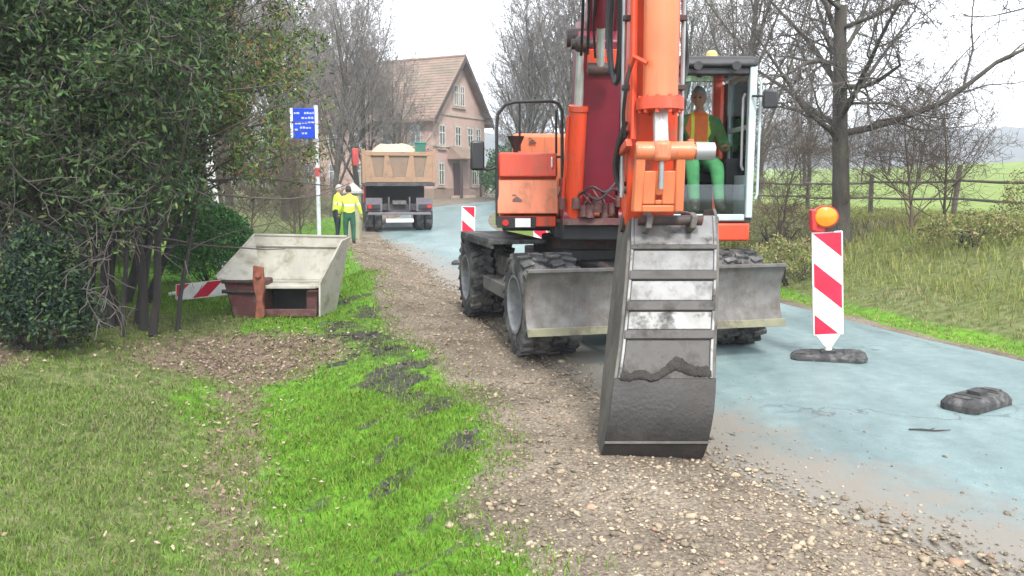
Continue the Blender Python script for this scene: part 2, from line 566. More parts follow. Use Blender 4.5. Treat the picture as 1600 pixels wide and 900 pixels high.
# ------------------------------------------------------------------ road
def asphalt():
    m = bpy.data.materials.new('asphalt')
    m.use_nodes = True
    n, l = m.node_tree.nodes, m.node_tree.links
    b = n['Principled BSDF']
    b.inputs['Specular IOR Level'].default_value = 0.5
    tc = n.new('ShaderNodeTexCoord')
    mp = n.new('ShaderNodeMapping')
    mp.inputs['Rotation'].default_value = (0, 0, R(-20))
    mp.inputs['Scale'].default_value = (1.0, 0.28, 1)
    l.new(tc.outputs['Object'], mp.inputs[0])
    def noise(scale, detail, v=None, rough=0.6):
        t = n.new('ShaderNodeTexNoise'); t.inputs['Scale'].default_value = scale
        t.inputs['Detail'].default_value = detail; t.inputs['Roughness'].default_value = rough
        l.new(v or tc.outputs['Object'], t.inputs['Vector'])
        return t.outputs['Fac']
    big = noise(0.9, 6, mp.outputs[0], 0.65)
    fine = noise(120, 3)
    cr = n.new('ShaderNodeValToRGB')
    e = cr.color_ramp.elements
    e[0].position = 0.32; e[0].color = (0.092, 0.145, 0.15, 1)
    e[1].position = 0.66; e[1].color = (0.20, 0.275, 0.275, 1)
    l.new(big, cr.inputs[0])
    sp = n.new('ShaderNodeMapRange'); sp.inputs['To Min'].default_value = 0.5; sp.inputs['To Max'].default_value = 1.45
    l.new(fine, sp.inputs['Value'])
    sc = n.new('ShaderNodeVectorMath'); sc.operation = 'SCALE'
    l.new(cr.outputs[0], sc.inputs[0]); l.new(sp.outputs[0], sc.inputs['Scale'])
    mid = noise(7, 6, None, 0.75)
    ms_ = n.new('ShaderNodeMapRange'); ms_.inputs['From Min'].default_value = 0.3; ms_.inputs['From Max'].default_value = 0.7; ms_.inputs['To Min'].default_value = 0.78; ms_.inputs['To Max'].default_value = 1.16
    l.new(mid, ms_.inputs['Value'])
    sc2 = n.new('ShaderNodeVectorMath'); sc2.operation = 'SCALE'
    l.new(sc.outputs[0], sc2.inputs[0]); l.new(ms_.outputs[0], sc2.inputs['Scale'])
    out = sc2.outputs[0]
    # dust and crumbs dragged over from the verge, by distance from the left edge
    a = n.new('ShaderNodeAttribute'); a.attribute_name = 'dust'
    dn = noise(2.2, 7, None, 0.7)
    ad = n.new('ShaderNodeMath'); ad.operation = 'MULTIPLY_ADD'
    l.new(dn, ad.inputs[0]); ad.inputs[1].default_value = 1.2
    sb = n.new('ShaderNodeMath'); sb.operation = 'SUBTRACT'; sb.inputs[1].default_value = 0.62
    l.new(a.outputs['Fac'], sb.inputs[0]); l.new(sb.outputs[0], ad.inputs[2])
    mr = n.new('ShaderNodeMapRange'); mr.inputs['From Min'].default_value = 0.3; mr.inputs['From Max'].default_value = 0.75
    l.new(ad.outputs[0], mr.inputs['Value'])
    mx = n.new('ShaderNodeMix'); mx.data_type = 'RGBA'
    l.new(mr.outputs[0], mx.inputs['Factor']); l.new(out, mx.inputs['A'])
    mx.inputs['B'].default_value = (0.18, 0.165, 0.14, 1)
    out = mx.outputs['Result']
    # thin dark cracks
    vor = n.new('ShaderNodeTexVoronoi'); vor.feature = 'DISTANCE_TO_EDGE'; vor.inputs['Scale'].default_value = 0.42
    wv = n.new('ShaderNodeVectorMath'); wv.operation = 'ADD'
    nz = n.new('ShaderNodeTexNoise'); nz.inputs['Scale'].default_value = 2.5; nz.inputs['Detail'].default_value = 5
    l.new(tc.outputs['Object'], nz.inputs['Vector'])
    l.new(tc.outputs['Object'], wv.inputs[0]); l.new(nz.outputs['Color'], wv.inputs[1])
    l.new(wv.outputs[0], vor.inputs['Vector'])
    cm = n.new('ShaderNodeMapRange'); cm.inputs['From Min'].default_value = 0.002; cm.inputs['From Max'].default_value = 0.009
    cm.inputs['To Min'].default_value = 1.0; cm.inputs['To Max'].default_value = 0.0
    l.new(vor.outputs['Distance'], cm.inputs['Value'])
    gate = n.new('ShaderNodeMapRange'); gate.inputs['From Min'].default_value = 0.46; gate.inputs['From Max'].default_value = 0.56
    l.new(noise(0.5, 2), gate.inputs['Value'])
    mu = n.new('ShaderNodeMath'); mu.operation = 'MULTIPLY'
    l.new(cm.outputs[0], mu.inputs[0]); l.new(gate.outputs[0], mu.inputs[1])
    mu2 = n.new('ShaderNodeMath'); mu2.operation = 'MULTIPLY'; mu2.inputs[1].default_value = 0.6
    l.new(mu.outputs[0], mu2.inputs[0])
    m2 = n.new('ShaderNodeMix'); m2.data_type = 'RGBA'
    l.new(mu2.outputs[0], m2.inputs['Factor']); l.new(out, m2.inputs['A']); m2.inputs['B'].default_value = (0.035, 0.04, 0.042, 1)
    l.new(m2.outputs['Result'], b.inputs['Base Color'])
    rr = n.new('ShaderNodeMapRange'); rr.inputs['To Min'].default_value = 0.38; rr.inputs['To Max'].default_value = 0.75
    l.new(big, rr.inputs['Value']); l.new(rr.outputs[0], b.inputs['Roughness'])
    bp = n.new('ShaderNodeBump'); bp.inputs['Strength'].default_value = 0.35; bp.inputs['Distance'].default_value = 0.006
    l.new(fine, bp.inputs['Height']); l.new(bp.outputs[0], b.inputs['Normal'])
    return m

def offset_line(s, wob=0.0):
    t = np.gradient(CL, axis=0)
    t /= np.linalg.norm(t, axis=1)[:, None]
    nr = np.stack([t[:, 1], -t[:, 0]], -1)          # to the right
    s = np.asarray(s)
    return CL + nr * (s[:, None] if s.ndim else s)
# finer centre line for the strip
rows = []
NA = 14
CLF = np.array(catmull(CL.tolist(), 3))
tt = np.gradient(CLF, axis=0); tt /= np.linalg.norm(tt, axis=1)[:, None]
nn = np.stack([tt[:, 1], -tt[:, 0]], -1)
rv, rf, rd = [], [], []
for i, (c, q) in enumerate(zip(CLF, nn)):
    wl = 0.16 * (float(fbm(c[0] * 1.7, c[1] * 1.7, 41)) - 0.5) + 0.04
    wr = 0.08 * (float(fbm(c[0] * 1.1, c[1] * 1.1, 47)) - 0.5)
    for k in range(NA + 1):
        u = -1 + 2 * k / NA
        s_ = u * HW + (wl if k == 0 else 0) + (wr if k == NA else 0)
        p = c + q * s_
        z = float(rise(p[1])) + 0.03 * (1 - u * u) + (0.006 if 0 < k < NA else -0.03)
        rv.append((p[0], p[1], z))
        rd.append(max(0.0, 1.0 - (u + 1) * 1.55) * (1.0 if c[1] < 25 else 0.5))
for i in range(len(CLF) - 1):
    for k in range(NA):
        a = i * (NA + 1) + k
        rf.append((a, a + 1, a + NA + 2, a + NA + 1))
rme = np_mesh('road', rv, rf, asphalt(), smoothf=True)
ra = rme.attributes.new('dust', 'FLOAT', 'POINT'); ra.data.foreach_set('value', np.array(rd, dtype=np.float32))
tag(link_mesh('road', rme), 'pale blue-grey asphalt country lane curving away', kind='structure')

# ------------------------------------------------------------------ scattered stuff: gravel, grass, leaves, clods
ICO_V = []
_t = (1 + 5 ** 0.5) / 2
for a, b_ in ((-1, _t), (1, _t), (-1, -_t), (1, -_t)):
    ICO_V.append((a, b_, 0))
for a, b_ in ((-1, _t), (1, _t), (-1, -_t), (1, -_t)):
    ICO_V.append((0, a, b_))
for a, b_ in ((_t, -1), (_t, 1), (-_t, -1), (-_t, 1)):
    ICO_V.append((a, 0, b_))
ICO_V = np.array(ICO_V) / math.sqrt(1 + _t * _t)
ICO_F = np.array([(0, 11, 5), (0, 5, 1), (0, 1, 7), (0, 7, 10), (0, 10, 11), (1, 5, 9), (5, 11, 4), (11, 10, 2), (10, 7, 6), (7, 1, 8),
                  (3, 9, 4), (3, 4, 2), (3, 2, 6), (3, 6, 8), (3, 8, 9), (4, 9, 5), (2, 4, 11), (6, 2, 10), (8, 6, 7), (9, 8, 1)])

def stones(name, x, y, size, tones, material, sink=0.25, flat=0.65):
    n = len(x)
    z = height(x, y)
    sg = lateral(x, y)
    onroad = np.abs(sg) < HW + 0.04
    edge = np.clip((np.abs(sg) - 1.97) / 0.33, 0, 1)
    z = np.where(onroad, rise(y) + (0.006 + 0.03 * (1 - (np.minimum(np.abs(sg), 1.97) / HW) ** 2)) * (1 - edge) - 0.022 * edge, z)
    V = np.repeat(ICO_V[None], n, 0) * RNG.uniform(0.65, 1.3, (n, 12, 1))
    V = V * (np.stack([RNG.uniform(0.7, 1.35, n), RNG.uniform(0.7, 1.2, n), RNG.uniform(0.5, 1, n) * flat], -1) * size[:, None])[:, None, :]
    an = RNG.uniform(0, 6.283, n); c, s_ = np.cos(an), np.sin(an)
    tl = RNG.normal(0, 0.35, n); ct, st = np.cos(tl), np.sin(tl)
    X, Y, Z = V[..., 0].copy(), V[..., 1].copy(), V[..., 2].copy()
    Y, Z = Y * ct[:, None] - Z * st[:, None], Y * st[:, None] + Z * ct[:, None]
    X, Y = X * c[:, None] - Y * s_[:, None], X * s_[:, None] + Y * c[:, None]
    V = np.stack([X + x[:, None], Y + y[:, None], Z + (z + size * flat * (0.5 - sink))[:, None]], -1).reshape(-1, 3)
    F = (ICO_F[None] + (np.arange(n) * 12)[:, None, None]).reshape(-1, 3)
    C = np.repeat(tones, 20, 0)
    return link_mesh(name, np_mesh(name, V, F, material, C))

def sample(n, x0, x1, y0, y1, ypow=1.0):
    x = RNG.uniform(x0, x1, n)
    y = y0 + (y1 - y0) * RNG.uniform(0, 1, n) ** ypow
    return x, y

STONE = attr_mat('gravel_stone', 'tone', 0.9, 0.25, nscale=60)
# gravel verge
x, y = sample(150000, -6, 3.6, 2.6, 27, 2.0)
s = lateral(x, y)
ge = gravel_edge(y) + 0.28 * (fbm(x * 0.9, y * 0.9, 21) - 0.5)
lim = -2.05 + 0.45 * (fbm(x * 2.2, y * 2.2, 57) - 0.5)
p = smooth(-0.25, 0.15, x - ge) * (s < lim) + 0.22 * ((s >= lim) & (s < -0.6)) * np.exp(-(s + 2.0) * 2.2)
k = RNG.uniform(0, 1, len(x)) < p
x, y, s = x[k], y[k], s[k]
onr = s > -2.1
size = np.where(onr, 0.72, 1.0) * np.clip(RNG.lognormal(math.log(0.0074), 0.5, len(x)), 0.004, 0.036) * (1 + 0.025 * np.clip(y - 5, 0, 20))
g = RNG.uniform(0, 1, (len(x), 1))
warm = fbm(x * 0.7, y * 0.7, 77)[:, None]
pal = np.where(g < 0.30, np.array([[0.17, 0.145, 0.115]]), np.where(g < 0.88, np.array([[0.29, 0.245, 0.185]]), np.where(g < 0.96, np.array([[0.36, 0.31, 0.24]]), np.array([[0.30, 0.20, 0.15]]))))
pal = pal * np.array([[1.0, 0.96, 0.90]]) * RNG.uniform(0.6, 1.15, (len(x), 1)) * (0.65 + 0.75 * warm)
gravel = tag(stones('gravel', x, y, size, pal, STONE), 'loose light brown gravel and crushed stone along the road edge', 'gravel', kind='stuff')
print('gravel', len(x))

# dark soil clods on the lawn edge
x, y = sample(60000, -4, 1.5, 2.6, 13)
s = lateral(x, y)
_, _, _, _, mud = masks(x, y, s)
k = RNG.uniform(0, 1, len(x)) < np.clip(mud, 0, 1) ** 2.0 * 0.20
x, y = x[k], y[k]
size = np.clip(RNG.lognormal(math.log(0.014), 0.55, len(x)), 0.005, 0.045)
tn = np.array([[0.058, 0.053, 0.048]]) * RNG.uniform(0.5, 1.6, (len(x), 1))
tag(stones('soil_clods', x, y, size, tn, STONE, 0.3, 0.6), 'dark clods of dug soil strewn over the lawn edge', 'soil', kind='stuff')

def blades(name, x, y, h, w, lean, tones, material, zoff=0.0):
    """each blade: a tapered strip of two quads ending in a point (built as 3 triangles + ...)"""
    n = len(x)
    z = height(x, y) + zoff - 0.01
    an = RNG.uniform(0, 6.283, n)
    la = RNG.uniform(0, 6.283, n)
    lx, ly = np.cos(la) * lean * h, np.sin(la) * lean * h
    wx, wy = np.cos(an) * w, np.sin(an) * w
    p = np.zeros((n, 5, 3))
    base = np.stack([x, y, z], -1)
    wv = np.stack([wx, wy, np.zeros(n)], -1)
    mid = base + np.stack([lx * 0.35, ly * 0.35, h * 0.6], -1)
    top = base + np.stack([lx, ly, h * (1 - 0.3 * lean)], -1)
    p[:, 0] = base - wv; p[:, 1] = base + wv; p[:, 2] = mid - wv * 0.7; p[:, 3] = mid + wv * 0.7; p[:, 4] = top
    f = np.array([(0, 1, 3), (0, 3, 2), (2, 3, 4)])
    F = (f[None] + (np.arange(n) * 5)[:, None, None]).reshape(-1, 3)
    return link_mesh(name, np_mesh(name, p.reshape(-1, 3), F, material, np.repeat(tones, 3, 0)))

GRASS = attr_mat('grass_blade', 'tone', 0.7, 0.25, 0.3)
def lawn():
    xs, ys = [], []
    for (n, y0, y1) in ((260000, 2.3, 7.0), (150000, 7.0, 14), (50000, 14, 30)):
        yy = RNG.uniform(y0, y1, n)
        xx = RNG.uniform(-0.80 * yy - 1.6, gravel_edge(yy) + 0.35)
        xs.append(xx); ys.append(yy)
    x, y = np.concatenate(xs), np.concatenate(ys)
    s = lateral(x, y)
    gr, lush, fld, leaf, mud = masks(x, y, s)
    dens = (1 - gr * 0.985) * (1 - 0.8 * np.clip(leaf, 0, 1)) * (1 - 0.72 * np.clip(mud, 0, 1)) * (0.35 + 0.65 * fbm(x * 2.3, y * 2.3, 61))
    dens = dens * (0.62 + 0.38 * lush)
    k = RNG.uniform(0, 1, len(x)) < dens
    x, y, s, lush, gr = x[k], y[k], s[k], lush[k], gr[k]
    n = len(x)
    clump = fbm(x * 3.1, y * 3.1, 91)
    h = (0.028 + 0.045 * RNG.uniform(0, 1, n) ** 2) * (0.7 + 0.7 * clump) * (1 + 0.01 * np.clip(y - 6, 0, 20))
    w = (0.0022 + 0.0018 * RNG.uniform(0, 1, n)) * (1 + 0.12 * np.clip(y - 4, 0, 12))
    lean = RNG.uniform(0.2, 0.9, n)
    a = np.array([[0.145, 0.255, 0.03]]); b = np.array([[0.15, 0.155, 0.06]]); c = np.array([[0.075, 0.15, 0.02]])
    u = RNG.uniform(0, 1, (n, 1))
    patch = fbm(x * 1.4, y * 1.4, 15)[:, None]
    L = np.clip(lush[:, None] * 1.05 + (patch - 0.5) * 1.5, 0, 1)
    dl = np.where(u < 0.24, np.array([[0.25, 0.22, 0.12]]), np.where(u < 0.78, np.array([[0.155, 0.235, 0.055]]), np.array([[0.09, 0.13, 0.05]])))
    lu = np.where(u < 0.2, c, np.where(u < 0.92, a, np.array([[0.20, 0.24, 0.05]])))
    tone = (lu * L + dl * (1 - L)) * RNG.uniform(0.7, 1.3, (n, 1))
    print('lawn blades', n)
    return tag(blades('lawn_grass', x, y, h, w, lean, tone, GRASS), 'short green lawn grass, bright beside the gravel and dull on the left', 'grass', kind='stuff')
lawn()

def rough_verge():
    n0 = 150000
    y = 4 + 40 * RNG.uniform(0, 1, n0) ** 1.5
    i = np.searchsorted(CL[:, 1], y).clip(1, len(CL) - 1)
    off = 2.45 + 8.5 * RNG.uniform(0, 1, n0) ** 1.2
    x = np.interp(y, CL[:, 1], CL[:, 0]) + off * 1.07
    s = lateral(x, y)
    dens = smooth(2.42, 2.7, s) * (0.25 + 0.75 * fbm(x * 1.3, y * 1.3, 71)) * (x < 0.75 * y + 1.5)
    k = RNG.uniform(0, 1, n0) < dens
    x, y, s = x[k], y[k], s[k]
    n = len(x)
    tall = smooth(3.2, 4.6, s) * (0.35 + 1.2 * fbm(x * 0.8, y * 0.8, 17))
    h = 0.05 + RNG.uniform(0.25, 1, n) * 0.21 * tall
    w = (0.003 + 0.003 * RNG.uniform(0, 1, n)) * (1 + 0.06 * np.clip(y - 8, 0, 30))
    u = RNG.uniform(0, 1, (n, 1))
    g = fbm(x * 0.9, y * 0.9, 29)[:, None]
    dry = np.where(u < 0.45, np.array([[0.40, 0.35, 0.20]]), np.where(u < 0.75, np.array([[0.19, 0.17, 0.09]]), np.array([[0.12, 0.10, 0.065]])))
    grn = np.where(u < 0.5, np.array([[0.19, 0.245, 0.055]]), np.array([[0.30, 0.30, 0.10]]))
    k2 = np.clip((g - 0.34) * 6, 0, 1) * 0.92
    k2 = np.maximum(k2, 1 - smooth(3.2, 3.9, s)[:, None])
    tone = (grn * k2 + dry * (1 - k2)) * RNG.uniform(0.7, 1.3, (n, 1))
    print('verge blades', n)
    tag(blades('verge_grass', x, y, h, w, RNG.uniform(0.2, 1.0, n), tone, GRASS), 'long dry straw and weeds on the bank below the fence', 'grass', kind='stuff')
rough_verge()

def leaf_litter():
    x, y = sample(110000, -6.5, 1, 2.8, 12.5)
    s = lateral(x, y)
    gr, lush, fld, leaf, mud = masks(x, y, s)
    p = np.clip(leaf, 0, 1) ** 1.6 * 0.85 * (0.3 + 0.7 * fbm(x * 2, y * 2, 8)) + 0.004 * (1 - gr)
    k = RNG.uniform(0, 1, len(x)) < p
    x, y = x[k], y[k]
    n = len(x)
    z = height(x, y) + 0.012 + 0.02 * RNG.uniform(0, 1, n)
    an = RNG.uniform(0, 6.283, n)
    L = RNG.uniform(0.010, 0.024, n) * (0.7 + 0.3 * smooth(3, 8, y)); W = L * RNG.uniform(0.45, 0.75, n)
    d = np.stack([np.cos(an), np.sin(an), RNG.normal(0, 0.35, n)], -1)
    e = np.stack([-np.sin(an), np.cos(an), RNG.normal(0, 0.35, n)], -1)
    c = np.stack([x, y, z], -1)
    up = np.array([[0, 0, 1.0]])
    curl = RNG.uniform(0.1, 0.5, n)[:, None] * W[:, None] * up
    P = np.stack([c - d * L[:, None], c - e * W[:, None] + curl, c + d * L[:, None] + curl * 0.6, c + e * W[:, None] + curl, c], 1)
    F = (np.array([(0, 1, 4), (1, 2, 4), (2, 3, 4), (3, 0, 4)])[None] + (np.arange(n) * 5)[:, None, None]).reshape(-1, 3)
    u = RNG.uniform(0, 1, (n, 1))
    t = np.where(u < 0.35, np.array([[0.36, 0.28, 0.215]]), np.where(u < 0.72, np.array([[0.24, 0.165, 0.115]]), np.array([[0.12, 0.08, 0.06]])))
    t = t * RNG.uniform(0.7, 1.3, (n, 1))
    print('leaves', n)
    tag(link_mesh('fallen_leaves', np_mesh('fallen_leaves', P.reshape(-1, 3), F, attr_mat('dead_leaf', 'tone', 0.75, 0.3, 0.15), np.repeat(t, 4, 0))),
        'dry brown leaves gathered in the hollow of the lawn', 'leaves', kind='stuff')
leaf_litter()

# ------------------------------------------------------------------ distant wooded ridge on the right
def ridge():
    m = mat('far_wood', (0.050, 0.06, 0.05), 0.95, 0, (0.035, 0.04, 0.035), 0.08, 0.8, bump=0.0)
    nx_, ny_ = 240, 14
    v, f = [], []
    for j in range(ny_):
        t = j / (ny_ - 1)
        for i in range(nx_):
            X = -500 + 1500 * i / (nx_ - 1)
            h = (26 + 30 * float(fbm(X / 220.0, 0.3, 5)) + 8 * float(fbm(X / 9.0, j * 1.7, 6, 2)))
            v.append((X, 480 + 120 * t - 0.1 * X, -4 + h * math.sin(min(1, t * 1.6) * math.pi / 2) * (1.0 if t > 0 else 0)))
    for j in range(ny_ - 1):
        for i in range(nx_ - 1):
            a = j * nx_ + i
            f.append((a, a + 1, a + nx_ + 1, a + nx_))
    tag(link_mesh('hills', np_mesh('hills', v, f, m, smoothf=False)), 'far wooded ridge on the horizon', kind='structure')
ridge()

# ------------------------------------------------------------------ materials for machines and street furniture
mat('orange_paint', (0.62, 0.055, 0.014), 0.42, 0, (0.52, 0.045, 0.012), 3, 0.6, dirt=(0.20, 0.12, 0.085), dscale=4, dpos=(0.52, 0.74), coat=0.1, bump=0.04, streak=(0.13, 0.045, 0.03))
mat('pale_orange_paint', (0.62, 0.18, 0.075), 0.45, 0, (0.58, 0.14, 0.055), 3, 0.6, dirt=(0.26, 0.15, 0.10), dscale=4.5, dpos=(0.52, 0.74), coat=0.05, bump=0.04, streak=(0.20, 0.085, 0.055))  # paler, peachier orange for covers, hood and linkage
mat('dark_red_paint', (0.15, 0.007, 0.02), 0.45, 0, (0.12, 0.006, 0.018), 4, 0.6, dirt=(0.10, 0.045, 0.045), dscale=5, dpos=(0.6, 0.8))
mat('rust_red_paint', (0.095, 0.028, 0.028), 0.7, 0, (0.05, 0.022, 0.022), 9, 0.7, dirt=(0.15, 0.12, 0.10), dscale=7, dpos=(0.5, 0.75), bump=0.2)
mat('black_metal', (0.022, 0.023, 0.026), 0.55, 0, (0.014, 0.014, 0.016), 8, 0.5, dirt=(0.09, 0.08, 0.07), dscale=6, dpos=(0.58, 0.8))
mat('greasy_iron', (0.05, 0.04, 0.04), 0.6, 0.2, (0.025, 0.02, 0.02), 12, 0.6, dirt=(0.13, 0.05, 0.035), dscale=9, dpos=(0.5, 0.7), bump=0.2)
mat('hose_rubber', (0.018, 0.018, 0.02), 0.5)
mat('tyre_rubber', (0.03, 0.031, 0.034), 0.85, 0, (0.022, 0.022, 0.025), 14, 0.6, bump=0.3, dirt=(0.17, 0.165, 0.155), dscale=4.5, dpos=(0.46, 0.66))
mat('dusty_rim', (0.20, 0.21, 0.215), 0.7, 0, (0.11, 0.115, 0.12), 7, 0.8, dirt=(0.10, 0.10, 0.10), dscale=9, dpos=(0.5, 0.75))
mat('blade_steel', (0.155, 0.15, 0.145), 0.6, 0.15, (0.10, 0.097, 0.093), 7, 0.7, bump=0.15, dirt=(0.085, 0.07, 0.056), dscale=3.2, dpos=(0.46, 0.68), streak=(0.09, 0.06, 0.042))
mat('worn_edge', (0.24, 0.235, 0.15), 0.6, 0.1, (0.17, 0.165, 0.12), 8, 0.7, dirt=(0.14, 0.12, 0.09), dscale=6)
mat('polished_steel', (0.17, 0.172, 0.173), 0.5, 0.25, (0.105, 0.104, 0.102), 4, 1.0, bump=0.08, dirt=(0.075, 0.07, 0.065), dscale=6, dpos=(0.48, 0.8), streak=(0.09, 0.08, 0.07))
mat('muddy_steel', (0.028, 0.026, 0.025), 0.6, 0.15, (0.015, 0.0135, 0.013), 4, 0.9, bump=0.3, dirt=(0.05, 0.043, 0.036), dscale=3.5, dpos=(0.5, 0.72), bscale=40)
mat('bucket_steel', (0.20, 0.20, 0.197), 0.5, 0.25, (0.12, 0.118, 0.115), 6, 0.8, bump=0.2, dirt=(0.055, 0.05, 0.047), dscale=5, dpos=(0.52, 0.66))
mat('damp_soil', (0.035, 0.031, 0.028), 0.95, 0, (0.018, 0.016, 0.015), 16, 0.8, bump=0.8, bscale=60)
mat('bucket_side', (0.12, 0.112, 0.10), 0.65, 0.15, (0.07, 0.064, 0.056), 5, 0.8, bump=0.15, dirt=(0.05, 0.044, 0.038), dscale=3, dpos=(0.45, 0.7), streak=(0.07, 0.055, 0.045))
mat('grimy_shaded_steel', (0.085, 0.08, 0.075), 0.65, 0.2, (0.04, 0.037, 0.034), 5, 0.9, bump=0.2, dirt=(0.045, 0.04, 0.036), dscale=5, dpos=(0.48, 0.66))
mat('chrome_rod', (0.62, 0.62, 0.62), 0.3, 0.55)
mat('pipe_steel', (0.36, 0.37, 0.38), 0.4, 0.5)
mat('pale_cab_paint', (0.42, 0.50, 0.52), 0.35, 0, (0.34, 0.41, 0.43), 5, 0.6, coat=0.2, dirt=(0.2, 0.22, 0.22), dscale=7, dpos=(0.6, 0.8))
mat('seat_cloth', (0.03, 0.03, 0.034), 0.9)
mat('white_plate', (0.75, 0.76, 0.74), 0.4, 0, (0.66, 0.67, 0.66), 30, 0.5)
mat('red_lens', (0.55, 0.02, 0.02), 0.2)
mat('mirror_back', (0.02, 0.022, 0.025), 0.4)
mat('emblem_print', (0.10, 0.045, 0.035), 0.5)

def glass_mat(name, tint, alpha):
    m = bpy.data.materials.new(name); m.use_nodes = True
    n, l = m.node_tree.nodes, m.node_tree.links
    n.remove(n['Principled BSDF'])
    tr = n.new('ShaderNodeBsdfTransparent'); tr.inputs[0].default_value = (*tint, 1)
    gl = n.new('ShaderNodeBsdfGlossy'); gl.inputs['Roughness'].default_value = 0.04
    gl.inputs['Color'].default_value = (0.9, 0.97, 1.0, 1)
    lw = n.new('ShaderNodeFresnel'); lw.inputs['IOR'].default_value = 1.5
    ad = n.new('ShaderNodeMath'); ad.operation = 'ADD'; ad.inputs[1].default_value = alpha; ad.use_clamp = True
    l.new(lw.outputs[0], ad.inputs[0])
    ms = n.new('ShaderNodeMixShader')
    l.new(ad.outputs[0], ms.inputs[0]); l.new(tr.outputs[0], ms.inputs[1]); l.new(gl.outputs[0], ms.inputs[2])
    l.new(ms.outputs[0], n['Material Output'].inputs['Surface'])
    MATS[name] = m
glass_mat('cab_glass', (0.90, 0.95, 0.96), 0.0)
glass_mat('house_glass', (0.25, 0.28, 0.30), 0.12)
def lens_mat(name, col):
    m = bpy.data.materials.new(name); m.use_nodes = True
    b = m.node_tree.nodes['Principled BSDF']
    b.inputs['Base Color'].default_value = (*col, 1)
    b.inputs['Roughness'].default_value = 0.12
    b.inputs['Subsurface Weight'].default_value = 0.3
    b.inputs['Subsurface Radius'].default_value = (0.05, 0.02, 0.005)
    MATS[name] = m
lens_mat('amber_lens', (0.85, 0.25, 0.015))
lens_mat('pale_amber_lens', (0.85, 0.55, 0.18))

# ------------------------------------------------------------------ excavator
EX, EY, UA = 0.97, 9.95, R(14)
ex = thing('wheeled_excavator', 'orange wheeled excavator with raised arm, bucket resting on the gravel verge', 'excavator', (EX, EY, 0))
UD = Vector((-math.sin(UA), math.cos(UA), 0)); RD = Vector((math.cos(UA), math.sin(UA), 0)); ZU = Vector((0, 0, 1))
UM = Matrix((RD, UD, ZU)).transposed()
def U(u, r, z): return Vector((EX, EY, 0)) + UD * u + RD * r + ZU * z

def make_wheel(u, side):
    c = U(u, side * 1.165, 0.515)
    ax = RD * side
    w = 0.27
    wh = None
    def tyre_mb(cc):
        m = MB()
        m.lathe(cc, ax, [(-w/2 + .015, .285), (-w/2, .33), (-w/2 - .008, .40), (-w/2 + .012, .465), (-w/2 + .045, .488), (w/2 - .045, .488),
                         (w/2 - .012, .465), (w/2 + .008, .40), (w/2, .33), (w/2 - .015, .285)], 40)
        x, y, d = basis(ax)
        for k in range(22):
            for sd in (-1, 1):
                a = 2 * math.pi * (k + (0.5 if sd > 0 else 0)) / 22
                rad = x * math.cos(a) + y * math.sin(a); tan = d.cross(rad)
                cc2 = cc + rad * 0.488 + d * (sd * w * 0.26)
                t2 = (tan + d * sd * 0.35).normalized(); a2 = rad.cross(t2)
                M = Matrix((t2, a2, rad)).transposed()
                m.box(cc2, (0.062, w * 0.5, 0.055), M)
        return m
    inner = U(u, side * 0.86, 0.515)
    root = tyre_mb(c).build('wheel', 'tyre_rubber', ex)
    tyre_mb(inner).build('inner_tyre', 'tyre_rubber', root)
    m = MB()
    m.lathe(c, ax, [(w/2 - .012, .292), (w/2 + .004, .30), (w/2 + .004, .272), (w/2 - .02, .262), (0.0, .235), (-.06, .228), (-.075, .10), (-.075, .0)], 36, closed=False)
    m.lathe(inner, ax, [(w/2, .29), (0, .24), (0, .0)], 24, closed=False)
    m.build('rim', 'dusty_rim', root)
    m = MB()
    m.lathe(c, ax, [(-.08, .12), (.02, .11), (.05, .09), (.055, 0)], 20, closed=False)
    x, y, d = basis(ax)
    for k in range(10):
        a = 2 * math.pi * k / 10
        p = c + (x * math.cos(a) + y * math.sin(a)) * 0.165
        m.cyl(p - ax * .08, p - ax * .045, .014, n=6)
    m.build('hub', 'greasy_iron', root)
for u in (-1.3, 1.3):
    for sd_ in (-1, 1):
        make_wheel(u, sd_)

m = MB()
m.box(U(0, 0, .72), (0.78, 3.5, 0.34), UM)
m.box(U(-1.3, 0, .6), (0.5, 0.34, 0.3), UM); m.box(U(1.3, 0, .6), (0.5, 0.34, 0.3), UM)
m.box(U(0, 0, .93), (1.15, 1.25, 0.14), UM)
m.build('chassis', 'black_metal', ex, .02)
for u in (-1.3, 1.3):
    m = MB()
    m.tube([U(u, -.78, .515), U(u, -.3, .515), U(u, -.2, .515), U(u, .2, .515), U(u, .3, .515), U(u, .78, .515)], [.11, .11, .19, .19, .11, .11], 16)
    m.build('axle', 'greasy_iron', ex)
for sd_ in (-1, 1):
    m = MB(); m.box(U(0, sd_ * .93, .54), (0.58, 1.15, 0.16), UM); m.box(U(0, sd_ * .8, .76), (0.5, 1.0, .24), UM)
    st = m.build('side_step', 'blade_steel', ex, .015)
    m = MB(); m.box(U(.62, sd_ * 1.0, 1.075), (0.62, 1.9, 0.05), UM); m.box(U(1.52, sd_ * 1.0, 1.03), (0.62, .05, 0.14), UM); m.box(U(.62, sd_ * 1.3, 1.04), (0.03, 1.86, 0.08), UM)
    m.build('mudguard', 'tyre_rubber', ex, .01)
